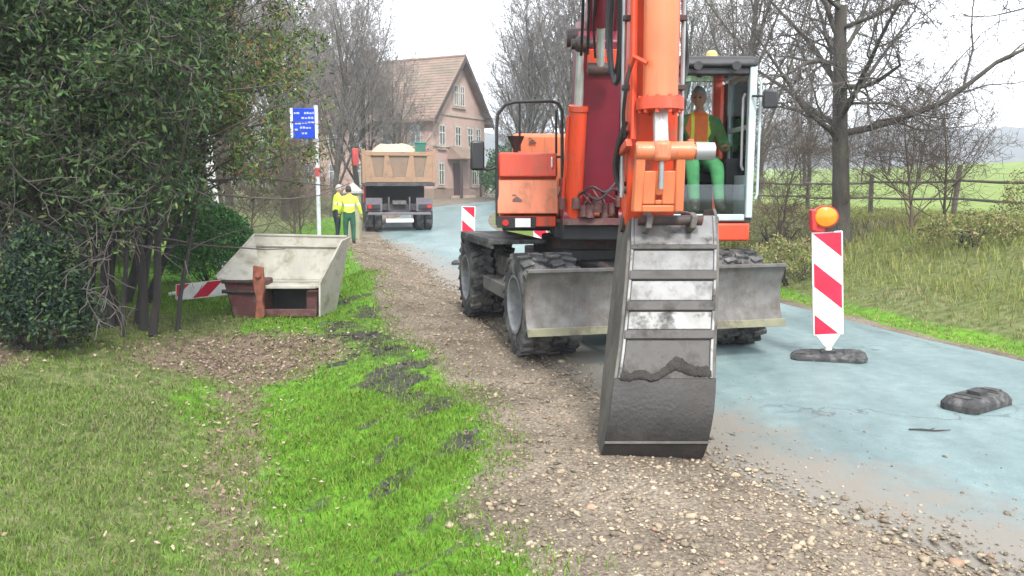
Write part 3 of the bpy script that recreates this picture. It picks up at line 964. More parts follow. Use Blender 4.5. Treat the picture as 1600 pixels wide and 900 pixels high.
# dozer blade: curved profile
BO = -0.14
prof = []
for k in range(9):
    t = k / 8
    prof.append((-2.18 + 0.09 * (2 * t - 1) ** 2 * -1 + 0.0, .37 + .56 * t))
m = MB()
front = [U(u, BO - 1.28, z) for u, z in prof]; back = [U(u + .03, BO - 1.28, z) for u, z in reversed(prof)]
m.prism(front + back, RD * 2.56)
bl = m.build('dozer_blade', 'blade_steel', ex, .004)
m = MB(); m.box(U(-2.285, BO, .395), (2.57, .022, .075), UM); m.build('cutting_edge', 'worn_edge', bl, .004)
m = MB(); m.box(U(-2.262, BO, .945), (2.57, .06, .03), UM); m.build('top_flange', 'blade_steel', bl, .004)
for r in (-.45, .45):
    m = MB(); m.hexa([U(-2.14, r - .05, .45), U(-2.14, r + .05, .45), U(-1.55, r + .05, .6), U(-1.55, r - .05, .6), U(-2.14, r - .05, .72), U(-2.14, r + .05, .72), U(-1.55, r + .05, .78), U(-1.55, r - .05, .78)])
    m.build('blade_arm', 'black_metal', ex, .01)
    m = MB(); m.cyl(U(-2.1, r, .8), U(-1.5, r, .9), .05, n=14); m.build('blade_ram', 'greasy_iron', ex)

# slewing platform
m = MB(); m.cyl((EX, EY, .98), (EX, EY, 1.13), .62, n=40); m.build('slew_ring', 'greasy_iron', ex)
m = MB(); m.span(.46, 2.36, 9.2, 10.3, 1.13, 1.30); m.span(-.12, 2.36, 10.305, 12.0, 1.15, 1.305); m.span(.52, 1.42, 8.75, 9.2, 1.13, 1.36)
m.build('platform', 'black_metal', ex, .02)
m = MB(); m.span(1.46, 2.5, 8.86, 9.18, 1.12, 1.305); m.build('cab_skirt', 'orange_paint', ex, .02)

# tool box on the machine's right front corner
a0 = at(777, 355, 9.1); a1 = at(872, 237, 9.25)
x0, x1 = a0.x, a1.x + .0
zs = [at(800, q, 9.12).z for q in (355, 337, 334, 281, 277, 237)]
m = MB()
m.prism([(x0 + .02, 9.14, zs[0]), (x0 + .02, 9.14, zs[1]), (x0 + .02, 9.3, zs[1]), (x0 + .02, 9.3, zs[5]), (x0 + .02, 10.15, zs[5]), (x0 + .02, 10.15, zs[0])], (x1 - x0 - .04, 0, 0))
tb = m.build('tool_box', 'orange_paint', ex, .015)
m = MB(); m.hexa([(x0, 9.10, zs[2]), (x1, 9.10, zs[2]), (x1, 9.28, zs[2]), (x0, 9.28, zs[2]), (x0, 9.20, zs[3]), (x1, 9.20, zs[3]), (x1, 9.28, zs[3]), (x0, 9.28, zs[3])])
lp = m.build('lower_cover', 'pale_orange_paint', tb, .012)
m = MB(); m.hexa([(x0 + .01, 9.19, zs[4]), (x1 - .01, 9.19, zs[4]), (x1 - .01, 9.297, zs[4]), (x0 + .01, 9.297, zs[4]), (x0 + .01, 9.22, zs[5] - .01), (x1 - .01, 9.22, zs[5] - .01), (x1 - .01, 9.297, zs[5] - .01), (x0 + .01, 9.297, zs[5] - .01)])
m.build('upper_cover', 'orange_paint', tb, .02)
m = MB(); m.tube([(x1 - .07, 9.205, zs[4] + .10), (x1 - .07, 9.17, zs[4] + .11), (x1 - .07, 9.17, zs[4] + .20), (x1 - .07, 9.205, zs[4] + .21)], .009, 8); m.build('handle', 'white_plate', tb)
p0, p1 = at(805, 356, 9.12), at(829, 341, 9.12)
m = MB(); m.span(p0.x - .2, p1.x + .06, 9.125, 9.139, p0.z, p1.z + .015); m.build('lamp_panel', 'black_metal', tb)
m = MB(); m.span(p0.x, p1.x, 9.115, 9.123, p0.z + .008, p1.z); m.build('number_plate', 'white_plate', tb)
q = at(790, 348, 9.11); m = MB(); m.cyl((q.x, 9.122, q.z), (q.x, 9.10, q.z), .034, n=16); m.build('tail_lamp', 'red_lens', tb)
# small triangular maker's mark above a short bar, printed on the cover
def emblem(c, w, tilt, parent, ys):
    """a low triangle over a bar, as thin plates lying on a face that leans by tilt"""
    m = MB()
    T = lambda x, z: Vector((c.x + x * w, c.y - .004 + z * w * tilt, c.z + z * w))
    off = Vector((0, -.003, 0))
    m.prism([T(-.5, -.22), T(.5, -.22), T(.5, 0), T(-.5, 0)], off)
    m.prism([T(-.5, .04), T(.42, .04), T(.05, .34), T(-.1, .34)], off)
    m.prism([T(-.55, .42), T(-.05, .42), T(-.2, .56), T(-.5, .56)], off)
    m.build('emblem', 'emblem_print', parent, angle=0)
ez = at(808, 312, 9.14)
tl = 0.10 / (zs[3] - zs[2])
emblem(Vector((ez.x, 9.10 + (ez.z - zs[2]) * tl - .001, ez.z)), .10, tl, tb, 9.14)

# engine hood behind
h0, h1 = at(800, 240, 10.3), at(885, 208, 10.3)
m = MB()
m.hexa([(h0.x, 10.32, 1.31), (2.28, 10.42, 1.31), (2.28, 12.35, 1.31), (h0.x, 12.35, 1.31), (h0.x, 10.30, h1.z), (2.28, 10.42, h1.z), (2.25, 12.3, h1.z - .05), (h0.x, 12.3, h1.z - .05)])
hd = m.build('engine_hood', 'pale_orange_paint', ex, .05)
e2 = at(832, 222, 10.29); emblem(Vector((e2.x, 10.296, e2.z)), .09, 0, hd, 10.29)
m = MB(); m.span(h0.x - .04, 2.32, 12.36, 12.62, 1.15, 2.0); m.build('counterweight', 'orange_paint', ex, .06)
q0, q1 = at(806, 238, 9.7), at(806, 213, 9.7)
m = MB(); m.tube([(q0.x, 9.7, q0.z - .1), (q0.x, 9.7, q0.z + .03), (q0.x, 9.7, q0.z + .06), (q0.x, 9.7, q1.z)], [.03, .03, .045, .10], 14); m.build('air_intake', 'black_metal', ex)

# hand rail
def P(px, py, Y): return at(px, py, Y)
m = MB()
Yh = 9.16
m.tube([P(777, 352, Yh), P(776, 200, Yh), P(778, 178, Yh), P(790, 163, Yh), P(806, 159, Yh), P(862, 158, Yh), P(873, 162, Yh), P(878, 174, Yh), P(879, 345, Yh)], .019, 10)
m.tube([P(869, 172, Yh + .12), P(869, 240, Yh + .12)], .013, 8)
m.tube([P(800, 160, Yh), P(812, 160, Yh + .7), P(812, 236, Yh + .7)], .013, 8)
m.tube([P(869, 245, Yh + .0), P(879, 245, Yh)], .013, 8)
m.build('hand_rail', 'black_metal', ex)
mc = P(746, 243, 9.0)
m = MB(); m.box(mc, (.15, .055, .31), Matrix.Rotation(R(12), 3, 'Z'))
mi = m.build('mirror', 'mirror_back', ex, .025, seg=3)
m = MB(); m.tube([P(776, 262, Yh), P(762, 266, 9.05), P(752, 262, 9.03)], .013, 8); m.build('mirror_arm', 'black_metal', mi)

# cab
CX0, CX1, CY0, CY1, CZ0, CZ1 = 1.47, 2.52, 8.88, 10.4, 1.31, 2.94
m = MB(); m.span(CX0, CX1, CY0 + .02, CY1, CZ0, CZ0 + .07)
cab = m.build('cab', 'black_metal', ex, .01)
m = MB(); m.hexa([(CX0 - .03, CY0 - .06, CZ1 - .03), (CX1 + .03, CY0 - .06, CZ1 - .03), (CX1 + .03, CY1 + .03, CZ1), (CX0 - .03, CY1 + .03, CZ1),
                  (CX0, CY0 + .0, CZ1 + .09), (CX1, CY0 + .0, CZ1 + .09), (CX1, CY1, CZ1 + .10), (CX0, CY1, CZ1 + .10)])
m.build('roof', 'black_metal', cab, .05, seg=3)
def post(name, p, q, w, d, matl):
    m = MB(); p, q = Vector(p), Vector(q)
    a, b = w / 2, d / 2
    m.hexa([p + Vector((-a, -b, 0)), p + Vector((a, -b, 0)), p + Vector((a, b, 0)), p + Vector((-a, b, 0)),
            q + Vector((-a, -b, 0)), q + Vector((a, -b, 0)), q + Vector((a, b, 0)), q + Vector((-a, b, 0))])
    return m.build(name, matl, cab, .012)
post('front_pillar', (CX1 - .03, CY0 + .04, CZ0 + .05), (CX1 - .03, CY0 + .02, CZ1), .075, .09, 'pale_cab_paint')
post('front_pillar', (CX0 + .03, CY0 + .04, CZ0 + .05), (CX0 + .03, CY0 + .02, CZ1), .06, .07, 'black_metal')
post('rear_pillar', (CX1 - .05, CY1 - .06, CZ0 + .07), (CX1 - .05, CY1 - .06, CZ1), .10, .12, 'orange_paint')
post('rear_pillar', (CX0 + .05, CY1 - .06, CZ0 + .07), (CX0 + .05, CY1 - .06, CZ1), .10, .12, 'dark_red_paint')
m = MB(); m.span(CX0 + .1, CX1 - .1, CY1 - .09, CY1 - .03, CZ0 + .07, CZ0 + 1.22); m.build('rear_wall', 'seat_cloth', cab, .01)  # black wall raised over the window to darken the cab interior
m = MB(); m.span(CX0 + .1, CX1 - .1, CY1 - .075, CY1 - .068, CZ0 + 1.22, CZ1); m.build('rear_window', 'cab_glass', cab)
m = MB(); m.span(CX0 + .07, CX1 - .07, CY0 + .01, CY0 + .06, CZ0 + .02, CZ0 + .09); m.build('front_sill', 'pale_cab_paint', cab, .012)
m = MB(); m.span(CX0 + .07, CX1 - .07, CY0 + .03, CY0 + .038, CZ0 + .09, CZ0 + .40); m.build('lower_windscreen', 'cab_glass', cab)
m = MB(); m.hexa([(CX0 + .08, CY0 + .12, CZ1 - .10), (CX1 - .08, CY0 + .12, CZ1 - .10), (CX1 - .08, CY0 + .95, CZ1 - .06), (CX0 + .08, CY0 + .95, CZ1 - .06),
                  (CX0 + .08, CY0 + .12, CZ1 - .092), (CX1 - .08, CY0 + .12, CZ1 - .092), (CX1 - .08, CY0 + .95, CZ1 - .052), (CX0 + .08, CY0 + .95, CZ1 - .052)])
m.build('raised_windscreen', 'cab_glass', cab)
m = MB(); m.span(CX0 + .06, CX1 - .06, CY0 + .0, CY0 + .1, CZ1 - .10, CZ1 - .03); m.build('header_rail', 'black_metal', cab, .01)
# side door with its frame, glass and grab rail
m = MB()
dx = CX1 + .0
for (ya, yb, za, zb) in ((CY0 + .12, CY0 + .19, CZ0 + .06, CZ1 - .04), (CY0 + .92, CY0 + .99, CZ0 + .06, CZ1 - .04), (CY0 + .19, CY0 + .92, CZ0 + .06, CZ0 + .5), (CY0 + .19, CY0 + .92, CZ1 - .1, CZ1 - .04), (CY0 + .19, CY0 + .92, CZ0 + .98, CZ0 + 1.03)):
    m.span(dx - .035, dx, ya, yb, za, zb)
dr = m.build('door', 'pale_cab_paint', cab, .006)
m = MB(); m.span(dx - .02, dx - .013, CY0 + .19, CY0 + .92, CZ0 + .5, CZ0 + .98); m.span(dx - .02, dx - .013, CY0 + .19, CY0 + .92, CZ0 + 1.03, CZ1 - .1); m.build('door_glass', 'cab_glass', cab)
m = MB(); m.span(dx - .02, dx - .013, CY0 + 1.02, CY1 - .13, CZ0 + .7, CZ1 - .06); m.build('side_window', 'cab_glass', cab)
m = MB(); m.tube([(dx - .07, CY0 + .14, CZ0 + .55), (dx - .09, CY0 + .14, CZ0 + .6), (dx - .09, CY0 + .14, CZ0 + 1.3), (dx - .07, CY0 + .14, CZ0 + 1.35)], .014, 8); m.build('grab_rail', 'pipe_steel', cab)
m = MB(); m.tube([(CX1 + .03, CY0 - .0, CZ0 + .25), (CX1 + .05, CY0 - .0, CZ0 + .3), (CX1 + .05, CY0, CZ0 + 1.45), (CX1 + .03, CY0, CZ0 + 1.5)], .014, 8); m.build('grab_rail', 'pale_cab_paint', cab)
m = MB(); m.span(1.92, 2.42, 9.75, 10.2, 1.72, 1.86); m.hexa([(1.93, 10.12, 1.86), (2.41, 10.12, 1.86), (2.41, 10.24, 1.86), (1.93, 10.24, 1.86), (1.96, 10.22, 2.5), (2.38, 10.22, 2.5), (2.38, 10.32, 2.5), (1.96, 10.32, 2.5)]); m.span(2.0, 2.34, 9.85, 10.15, 1.38, 1.72)
m.build('driver_seat', 'seat_cloth', cab, .04)
for x in (1.88, 2.46):
    m = MB(); m.span(x - .07, x + .07, 9.5, 9.95, 1.38, 2.0); m.tube([(x, 9.56, 2.0), (x, 9.54, 2.14)], [.012, .018], 8)
    m.build('control_console', 'black_metal', cab, .02)
bc = at(1112, 90, 9.4)
m = MB(); m.lathe((bc.x, 9.4, CZ1 + .09), (0, 0, 1), [(0, .0), (0, .06), (.02, .065), (.10, .06), (.125, .035), (.13, 0)], 18, closed=False); m.build('roof_beacon', 'pale_amber_lens', ex)
mc = at(1204, 155, 8.75)
m = MB(); m.box(mc, (.15, .05, .19), Matrix.Rotation(R(-14), 3, 'Z')); mi = m.build('mirror', 'mirror_back', ex, .022, seg=3)
m = MB(); m.tube([at(1176, 150, 8.85), at(1190, 150, 8.75), at(1200, 152, 8.77)], .011, 8); m.build('mirror_arm', 'black_metal', mi)
for px in (1090, 1150):
    c = at(px, 100, 8.78)
    m = MB(); m.cyl((c.x, 8.80, c.z - .02), (c.x, 8.74, c.z - .02), .045, n=14)
    wl = m.build('work_lamp', 'black_metal', cab)

# boom: lower section, knuckle and upper section (above the frame), its underside faces the photographer
BX = 0.86
def slab(prof, xc, w): 
    return MB().prism([(xc - w / 2, y, z) for y, z in prof], (w, 0, 0))
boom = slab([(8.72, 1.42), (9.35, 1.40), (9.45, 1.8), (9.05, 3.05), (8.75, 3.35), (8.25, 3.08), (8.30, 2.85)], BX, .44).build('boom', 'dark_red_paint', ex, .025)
slab([(8.28, 2.78), (8.24, 2.99), (8.295, 3.0), (8.345, 2.79)], BX + .03, .34).build('orange_plate', 'orange_paint', boom, .005)  # thin orange plate across the boom's underside
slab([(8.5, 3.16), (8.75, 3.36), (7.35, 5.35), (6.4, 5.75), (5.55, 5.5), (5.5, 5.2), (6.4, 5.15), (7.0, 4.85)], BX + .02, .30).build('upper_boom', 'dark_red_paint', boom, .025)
m = MB(); m.cyl((BX - .32, 8.55, 3.15), (BX + .32, 8.55, 3.15), .09, n=18); m.build('boom_pin', 'greasy_iron', boom)
m = MB(); m.cyl((BX - .3, 9.1, 1.6), (BX + .3, 9.1, 1.6), .1, n=18); m.build('boom_pin', 'greasy_iron', boom)
# lift cylinders
for sx, (pa, pb) in ((-1, (at(895, 338, 8.66), at(904, 165, 8.42))), (1, (at(895, 338, 8.66) + Vector((.56, 0, 0)), at(904, 165, 8.42) + Vector((.52, 0, 0))))):
    d = (pb - pa).normalized()
    m = MB(); m.tube([pa, pa + d * .05, pb - d * .06, pb - d * .05, pb], [.08, .088, .088, .10, .10], 22)
    lc = m.build('lift_cylinder', 'orange_paint', ex)
    m = MB(); m.cyl(pb, pb + d * .55, .045, n=16); m.build('piston_rod', 'chrome_rod', lc)
    e = pb + d * .58
    m = MB(); m.ball(e, .085); m.cyl(e - Vector((.1, 0, 0)), e + Vector((.1, 0, 0)), .05, n=14); m.build('rod_eye', 'greasy_iron', lc)
    m = MB(); m.cyl(pa - Vector((.1, 0, 0)), pa + Vector((.1, 0, 0)), .075, n=16); m.build('base_eye', 'dark_red_paint', lc)
    m = MB(); m.tube([pa + Vector((sx * .105, -.02, .12)), pb + Vector((sx * .105, -.02, -.1))], .014, 8); m.build('pressure_pipe', 'orange_paint', lc)
# adjusting cylinder between the boom sections, pale rod
pa, pb = at(938, 108, 8.15), at(942, -160, 7.2)
d = (pb - pa).normalized()
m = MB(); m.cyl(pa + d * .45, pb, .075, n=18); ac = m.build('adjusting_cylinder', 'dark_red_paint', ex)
m = MB(); m.cyl(pa, pa + d * .46, .038, n=16); m.build('piston_rod', 'chrome_rod', ac)
m = MB(); m.cyl(pa - Vector((.12, 0, 0)), pa + Vector((.12, 0, 0)), .06, n=16); m.build('rod_eye', 'greasy_iron', ac)
# boom foot bracket, valve block and hydraulic fittings in front of the platform
m = MB(); m.span(BX - .34, BX - .26, 8.8, 9.4, 1.36, 1.78); m.span(BX + .26, BX + .34, 8.8, 9.4, 1.36, 1.78); m.build('boom_bracket', 'dark_red_paint', ex, .015)
m = MB()
rr = random.Random(4)
for i in range(9):
    c = at(878 + 11 * i, 322 + rr.uniform(-10, 10), 8.62 + rr.uniform(-.08, .08)); m.cyl(c - Vector((0, 0, .07)), c + Vector((0, 0, rr.uniform(.03, .09))), rr.uniform(.03, .05), n=12)
    m.tube([c, c + Vector((rr.uniform(-.05, .05), -.05, .08)), c + Vector((rr.uniform(-.1, .1), .05, .16))], .012, 6)
m.span(.52, 1.35, 8.58, 8.8, 1.30, 1.37)
m.build('valve_block', 'rust_red_paint', ex, .004)

# stick, hanging almost upright
SX = 0.945
stick = slab([(5.62, 5.3), (6.1, 5.2), (6.16, 3.6), (6.02, 1.62), (5.94, 1.42), (5.80, 1.42), (5.72, 1.62), (5.70, 3.6)], SX, .33).build('stick', 'orange_paint', ex, .02)
for sx in (-.176, .176):
    m = MB(); m.tube([(SX + sx * 1.12, 5.76, 4.6), (SX + sx * 1.12, 5.78, 1.62)], .016, 8); m.build('hard_pipe', 'pipe_steel', stick)
for z in (1.95, 2.35, 2.8, 3.3):
    m = MB(); m.box((SX, 5.75, z), (.42, .06, .035)); m.build('pipe_clamp', 'greasy_iron', stick, .004)
# bucket cylinder in front of the stick
CY = 5.50
z_fl = at(1022, 165, CY).z; z_pin = at(1022, 236, 5.42).z; z_top = 4.6
top = Vector((SX + .005, 5.56, z_top)); fl = Vector((SX + .005, CY, z_fl))
d = (top - fl).normalized()
m = MB(); m.tube([fl, fl + d * .03, fl + d * .05, top], [.105, .112, .112, .112], 28)
bcyl = m.build('bucket_cylinder', 'pale_orange_paint', ex)
m = MB(); m.tube([fl - d * .035, fl - d * .03, fl + d * .045, fl + d * .05], [.10, .152, .152, .12], 28)
for k in range(10):
    a = 2 * math.pi * k / 10
    p = fl + Vector((math.cos(a) * .128, math.sin(a) * .128, 0)); m.cyl(p - d * .05, p + d * .06, .014, n=6)
m.build('gland_flange', 'orange_paint', bcyl)
pin = Vector((SX + .005, 5.42, z_pin))
m = MB(); m.cyl(fl, pin, .048, n=24); m.build('piston_rod', 'chrome_rod', bcyl)
m = MB(); m.tube([(SX - .155, 5.56, 2.0), (SX - .155, 5.6, 3.0), (SX - .155, 5.64, 4.4)], .02, 8); m.tube([(SX - .10, 5.40, z_fl + .25), (SX - .17, 5.45, z_fl + .3), (SX - .2, 5.55, z_fl + .2)], .016, 8); m.build('oil_pipe', 'orange_paint', bcyl)
# linkage: cross tube, tipping levers, bucket link
m = MB(); m.tube([pin + Vector((-.165, 0, 0)), pin + Vector((-.155, 0, 0)), pin + Vector((.20, 0, 0)), pin + Vector((.205, 0, 0)), pin + Vector((.30, 0, 0))], [.05, .06, .06, .045, .045], 24)
m.build('cross_tube', 'pale_orange_paint', ex)
m = MB(); m.box(pin, (.115, .14, .135)); m.build('rod_clevis', 'pale_orange_paint', bcyl, .03)
m = MB(); m.cyl(pin + Vector((.215, 0, 0)), pin + Vector((.335, 0, 0)), .055, n=20); m.build('pin_sleeve', 'pipe_steel', ex)
zl0 = at(1022, 331, 5.55).z
for sx in (-1, 1):
    m = MB(); m.hexa([Vector((SX + sx * .135 - .03, 5.46, zl0)), Vector((SX + sx * .135 + .03, 5.46, zl0)), Vector((SX + sx * .135 + .03, 5.56, zl0)), Vector((SX + sx * .135 - .03, 5.56, zl0)),
                      Vector((SX + sx * .125 - .03, 5.38, z_pin)), Vector((SX + sx * .125 + .03, 5.38, z_pin)), Vector((SX + sx * .125 + .03, 5.48, z_pin)), Vector((SX + sx * .125 - .03, 5.48, z_pin))])
    m.build('link_bar', 'pale_orange_paint', ex, .01)
    m = MB(); m.hexa([Vector((SX + sx * .20 - .02, 5.78, z_pin - .02)), Vector((SX + sx * .20 + .02, 5.78, z_pin - .02)), Vector((SX + sx * .20 + .02, 5.9, z_pin + .02)), Vector((SX + sx * .20 - .02, 5.9, z_pin + .02)),
                      Vector((SX + sx * .20 - .02, 5.40, z_pin + .03)), Vector((SX + sx * .20 + .02, 5.40, z_pin + .03)), Vector((SX + sx * .20 + .02, 5.46, z_pin + .08)), Vector((SX + sx * .20 - .02, 5.46, z_pin + .08))])
    m.build('tipping_lever', 'orange_paint', ex, .008)
z1 = at(1022, 300, 5.5).z; z2 = at(1022, 272, 5.46).z
m = MB()
def lk(xa, xb, za, zb):
    f = lambda z: 5.46 - .08 * (z - zl0) / (z_pin - zl0)
    m.hexa([Vector((xa, f(za) + .01, za)), Vector((xb, f(za) + .01, za)), Vector((xb, f(za) + .06, za)), Vector((xa, f(za) + .06, za)), Vector((xa, f(zb) + .01, zb)), Vector((xb, f(zb) + .01, zb)), Vector((xb, f(zb) + .06, zb)), Vector((xa, f(zb) + .06, zb))])
lk(SX - .105, SX - .022, zl0 + .05, z2 + .02); lk(SX + .022, SX + .105, zl0 + .05, z2 + .02); lk(SX - .022, SX + .022, z1 - .02, z2 + .02); lk(SX - .022, SX + .022, zl0 + .05, zl0 + .08); lk(SX - .105, SX + .105, zl0, zl0 + .045)
m.build('link_plate', 'pale_orange_paint', ex, .008)
m = MB(); m.cyl((SX + .005, 5.40, z1 + .02), (SX + .005, 5.395, z_pin - .05), .017, n=12); m.build('grease_line', 'pipe_steel', ex)

# bucket: back plate follows a curved profile, mouth turned to the machine
rowsb = [(337, 5.80), (360, 5.70), (388, 5.59), (440, 5.44), (500, 5.30), (550, 5.20), (590, 5.125), (615, 5.08), (640, 5.045), (665, 5.03), (690, 5.04), (708, 5.075), (720, 5.11), (729, 5.15)]
bp = [(Y, at(1030, py, Y).z) for py, Y in rowsb]
BW = .296; BCX = 0.925
BTW = .285
def bwarp(p):
    t = min(max((p.z - .40) / .35, 0), 1); t = t * t * (3 - 2 * t)
    xc = .868 + .160 * p.z
    return Vector((xc + (p.x - BCX) * (1 + (BTW / BW - 1) * t), p.y, p.z))
MB.warp = bwarp
def bx(z): return BW * (1.0 + 0.03 * (1 if z < .5 else 0))
m = MB()
outer = [Vector((0, y, z)) for y, z in bp]
inner = [Vector((0, y + .022, z + (.0 if i else -.0))) for i, (y, z) in enumerate(bp)]
m.prism([p + Vector((BCX - BW, 0, 0)) for p in outer + inner[::-1]], (2 * BW, 0, 0))
bucket = m.build('bucket', 'bucket_steel', ex, .003)
mouth = [(5.30, bp[-1][1] + .05), (5.62, .42), (5.98, .95), (6.22, 1.40), (6.15, 1.52), (5.9, 1.54)]
for sx in (-1, 1):
    m = MB(); m.prism([(BCX + sx * (BW + .001), y + .004, z) for y, z in bp] + [(BCX + sx * (BW + .001), y, z) for y, z in mouth], (sx * .022, 0, 0))
    m.build('side_plate', 'bucket_side', bucket, .003)
    # longitudinal rail along the back
    m = MB(); q = bp[:7]
    m.prism([(BCX + sx * (BW - .02), y - .020, z) for y, z in q] + [(BCX + sx * (BW - .02), y, z) for y, z in q[::-1]], (sx * .02, 0, 0))
    m.build('back_rail', 'bucket_steel', bucket, .004)
def back_at(py):
    Y = np.interp(py, [r[0] for r in rowsb], [r[1] for r in rowsb]); return Vector((BCX, Y, at(1030, py, Y).z))
def strip(pa, pb, th, w, name, matl, bev=.006, lift=0.0):
    a, b = back_at(pa), back_at(pb)
    t = (b - a).normalized(); nrm = Vector((0, -1, 0)); nrm = (nrm - t * nrm.dot(t)).normalized()
    m = MB()
    X = Vector((w, 0, 0))
    a0, b0 = a + nrm * lift, b + nrm * lift
    m.hexa([a0 - X, a0 + X, a0 + X + nrm * th, a0 - X + nrm * th, b0 - X, b0 + X, b0 + X + nrm * th, b0 - X + nrm * th])
    return m.build(name, matl, bucket, bev)
for (pa, pb), pm in zip(((343, 384), (393, 424), (440, 471), (488, 516)), ('bucket_steel', 'polished_steel', 'polished_steel', 'bucket_steel')):
    strip(pa, pb, .016, BW - .021, 'wear_plate', pm)
for pa, pb in ((385, 392), (425, 439), (472, 487), (517, 531)):
    strip(pa, pb, .026, BW - .002, 'cross_bar', 'grimy_shaded_steel')  # dark colour holds both grime and the shadow under each rib
strip(532, 593, .012, BW - .021, 'wear_plate', 'grimy_shaded_steel')
# heel: dark soil-caked wrap plate and cutting edge, slightly wider
q = [(y, z) for (py, _), (y, z) in zip(rowsb, bp) if py >= 590]
m = MB(); m.prism([(BCX - BW - .024, y - .010, z) for y, z in q[:-1]] + [(BCX - BW - .024, y - .001, z) for y, z in q[:-1][::-1]], (2 * BW + .048, 0, 0))
m.build('heel_plate', 'muddy_steel', bucket, .004, seg=2)
c0, c1 = back_at(690), back_at(727)
cm_ = back_at(712)
lipf = [(-BW - .026, c0), (BW + .026, c0), (BW + .024, cm_), (BW + .012, back_at(721)), (BW - .025, c1), (-BW + .03, c1), (-BW - .01, back_at(721)), (-BW - .024, cm_)]
m = MB(); m.prism([Vector((BCX + x, p.y - .024, p.z)) for x, p in lipf], (0, .022, 0))
m.build('lip_plate', 'muddy_steel', bucket, .008)
m = MB(); m.span(BCX - BW - .024, BCX + BW + .024, c0.y - .030, c0.y - .016, c0.z - .004, c0.z + .008); m.build('weld_seam', 'blade_steel', bucket)
# caked mud ridge across the bucket back
m = MB()
rr = random.Random(8)
NX = 54
vs, fs = [], []
for i in range(NX + 1):
    x = BCX - BW + .01 + (2 * BW - .02) * i / NX
    e = 6 * math.sin(i * .13) + 3 * math.sin(i * .31 + 1) + rr.uniform(-.9, .9)
    ra_, rb_ = 572 + e * 1.8, 590 + e * 1.1
    for t in range(5):
        py = ra_ + (rb_ - ra_) * t / 4
        b_ = back_at(py)
        lift = [.008, .014, .020, .022, .004][t] * rr.uniform(.8, 1.2)
        vs.append(Vector((x, b_.y - .006 - lift, b_.z)))
for i in range(NX):
    for t in range(4):
        a = i * 5 + t
        fs.append((a, a + 5, a + 6, a + 1))
m.add(vs, fs); m.build('caked_mud', 'damp_soil', bucket, angle=70)
m = MB(); m.cyl((BCX - BW - .05, 5.90, 1.43), (BCX + BW + .05, 5.90, 1.43), .055, n=20); m.build('bucket_pin', 'greasy_iron', bucket)
m = MB(); m.cyl((BCX - .27, 5.62, 1.47), (BCX + .17, 5.62, 1.47), .035, n=18); m.build('link_pin', 'greasy_iron', bucket)
for sx in (-.19, .19):
    m = MB(); m.prism([(BCX + sx * .8 - .07, 5.55, 1.42), (BCX + sx * .8 - .07, 5.55, 1.50), (BCX + sx * .8 - .07, 5.66, 1.52), (BCX + sx * .8 - .07, 5.95, 1.52), (BCX + sx * .8 - .07, 5.95, 1.38), (BCX + sx * .8 - .07, 5.72, 1.36)], (.04, 0, 0))
    m.build('bucket_ear', 'blade_steel', bucket, .006)

MB.warp = None
# hoses
def hose(pts, r=.014, n=8):
    c = catmull3([Vector(p) for p in pts], 7); m = MB(); m.tube(c, r, n); m.build('hydraulic_hose', 'hose_rubber', ex)
def catmull3(P_, k):
    out = []
    for i in range(len(P_) - 1):
        p0, p1, p2, p3 = P_[max(i - 1, 0)], P_[i], P_[i + 1], P_[min(i + 2, len(P_) - 1)]
        for j in range(k):
            t = j / k
            out.append(0.5 * ((2 * p1) + (p2 - p0) * t + (2 * p0 - 5 * p1 + 4 * p2 - p3) * t * t + (3 * p1 - p0 - 3 * p2 + p3) * t ** 3))
    return out + [P_[-1]]
hose([at(908, 86, 8.2), at(910, 40, 7.9), at(913, -60, 7.4), at(918, -160, 7.0)])
hose([at(918, 84, 8.2), at(920, 30, 7.8), at(922, -80, 7.3), at(926, -180, 7.0)])
hose([at(930, 90, 8.1), at(928, 30, 7.8), at(934, -60, 7.3), at(938, -160, 7.0)], .011)
hose([at(966, -150, 6.2), at(958, -20, 6.3), at(954, 70, 6.4), at(960, 128, 6.3), at(969, 110, 6.2), at(973, 20, 6.1), at(975, -140, 6.0)], .018)
hose([at(962, -150, 6.4), at(951, -10, 6.5), at(949, 60, 6.5), at(956, 116, 6.4), at(966, 90, 6.3), at(968, -10, 6.2), at(970, -140, 6.1)], .014)
hose([at(978, 190, 5.7), at(966, 225, 5.75), at(961, 262, 5.8), at(968, 292, 5.8), at(980, 300, 5.78)], .016)
hose([at(980, 205, 5.7), at(970, 232, 5.78), at(966, 262, 5.82), at(972, 284, 5.82), at(982, 288, 5.8)], .014)
hose([at(1064, -150, 5.9), at(1070, 40, 5.95), at(1072, 100, 6.0), at(1066, 130, 5.95)], .02)
hose([at(905, 305, 8.5), at(925, 292, 8.4), at(945, 300, 8.4), at(962, 285, 8.45)], .012)
hose([at(912, 300, 8.5), at(935, 312, 8.4), at(955, 296, 8.4), at(968, 300, 8.45)], .012)
hose([at(985, 100, 5.5), at(978, 140, 5.52), at(974, 180, 5.6), at(976, 215, 5.66)], .012)

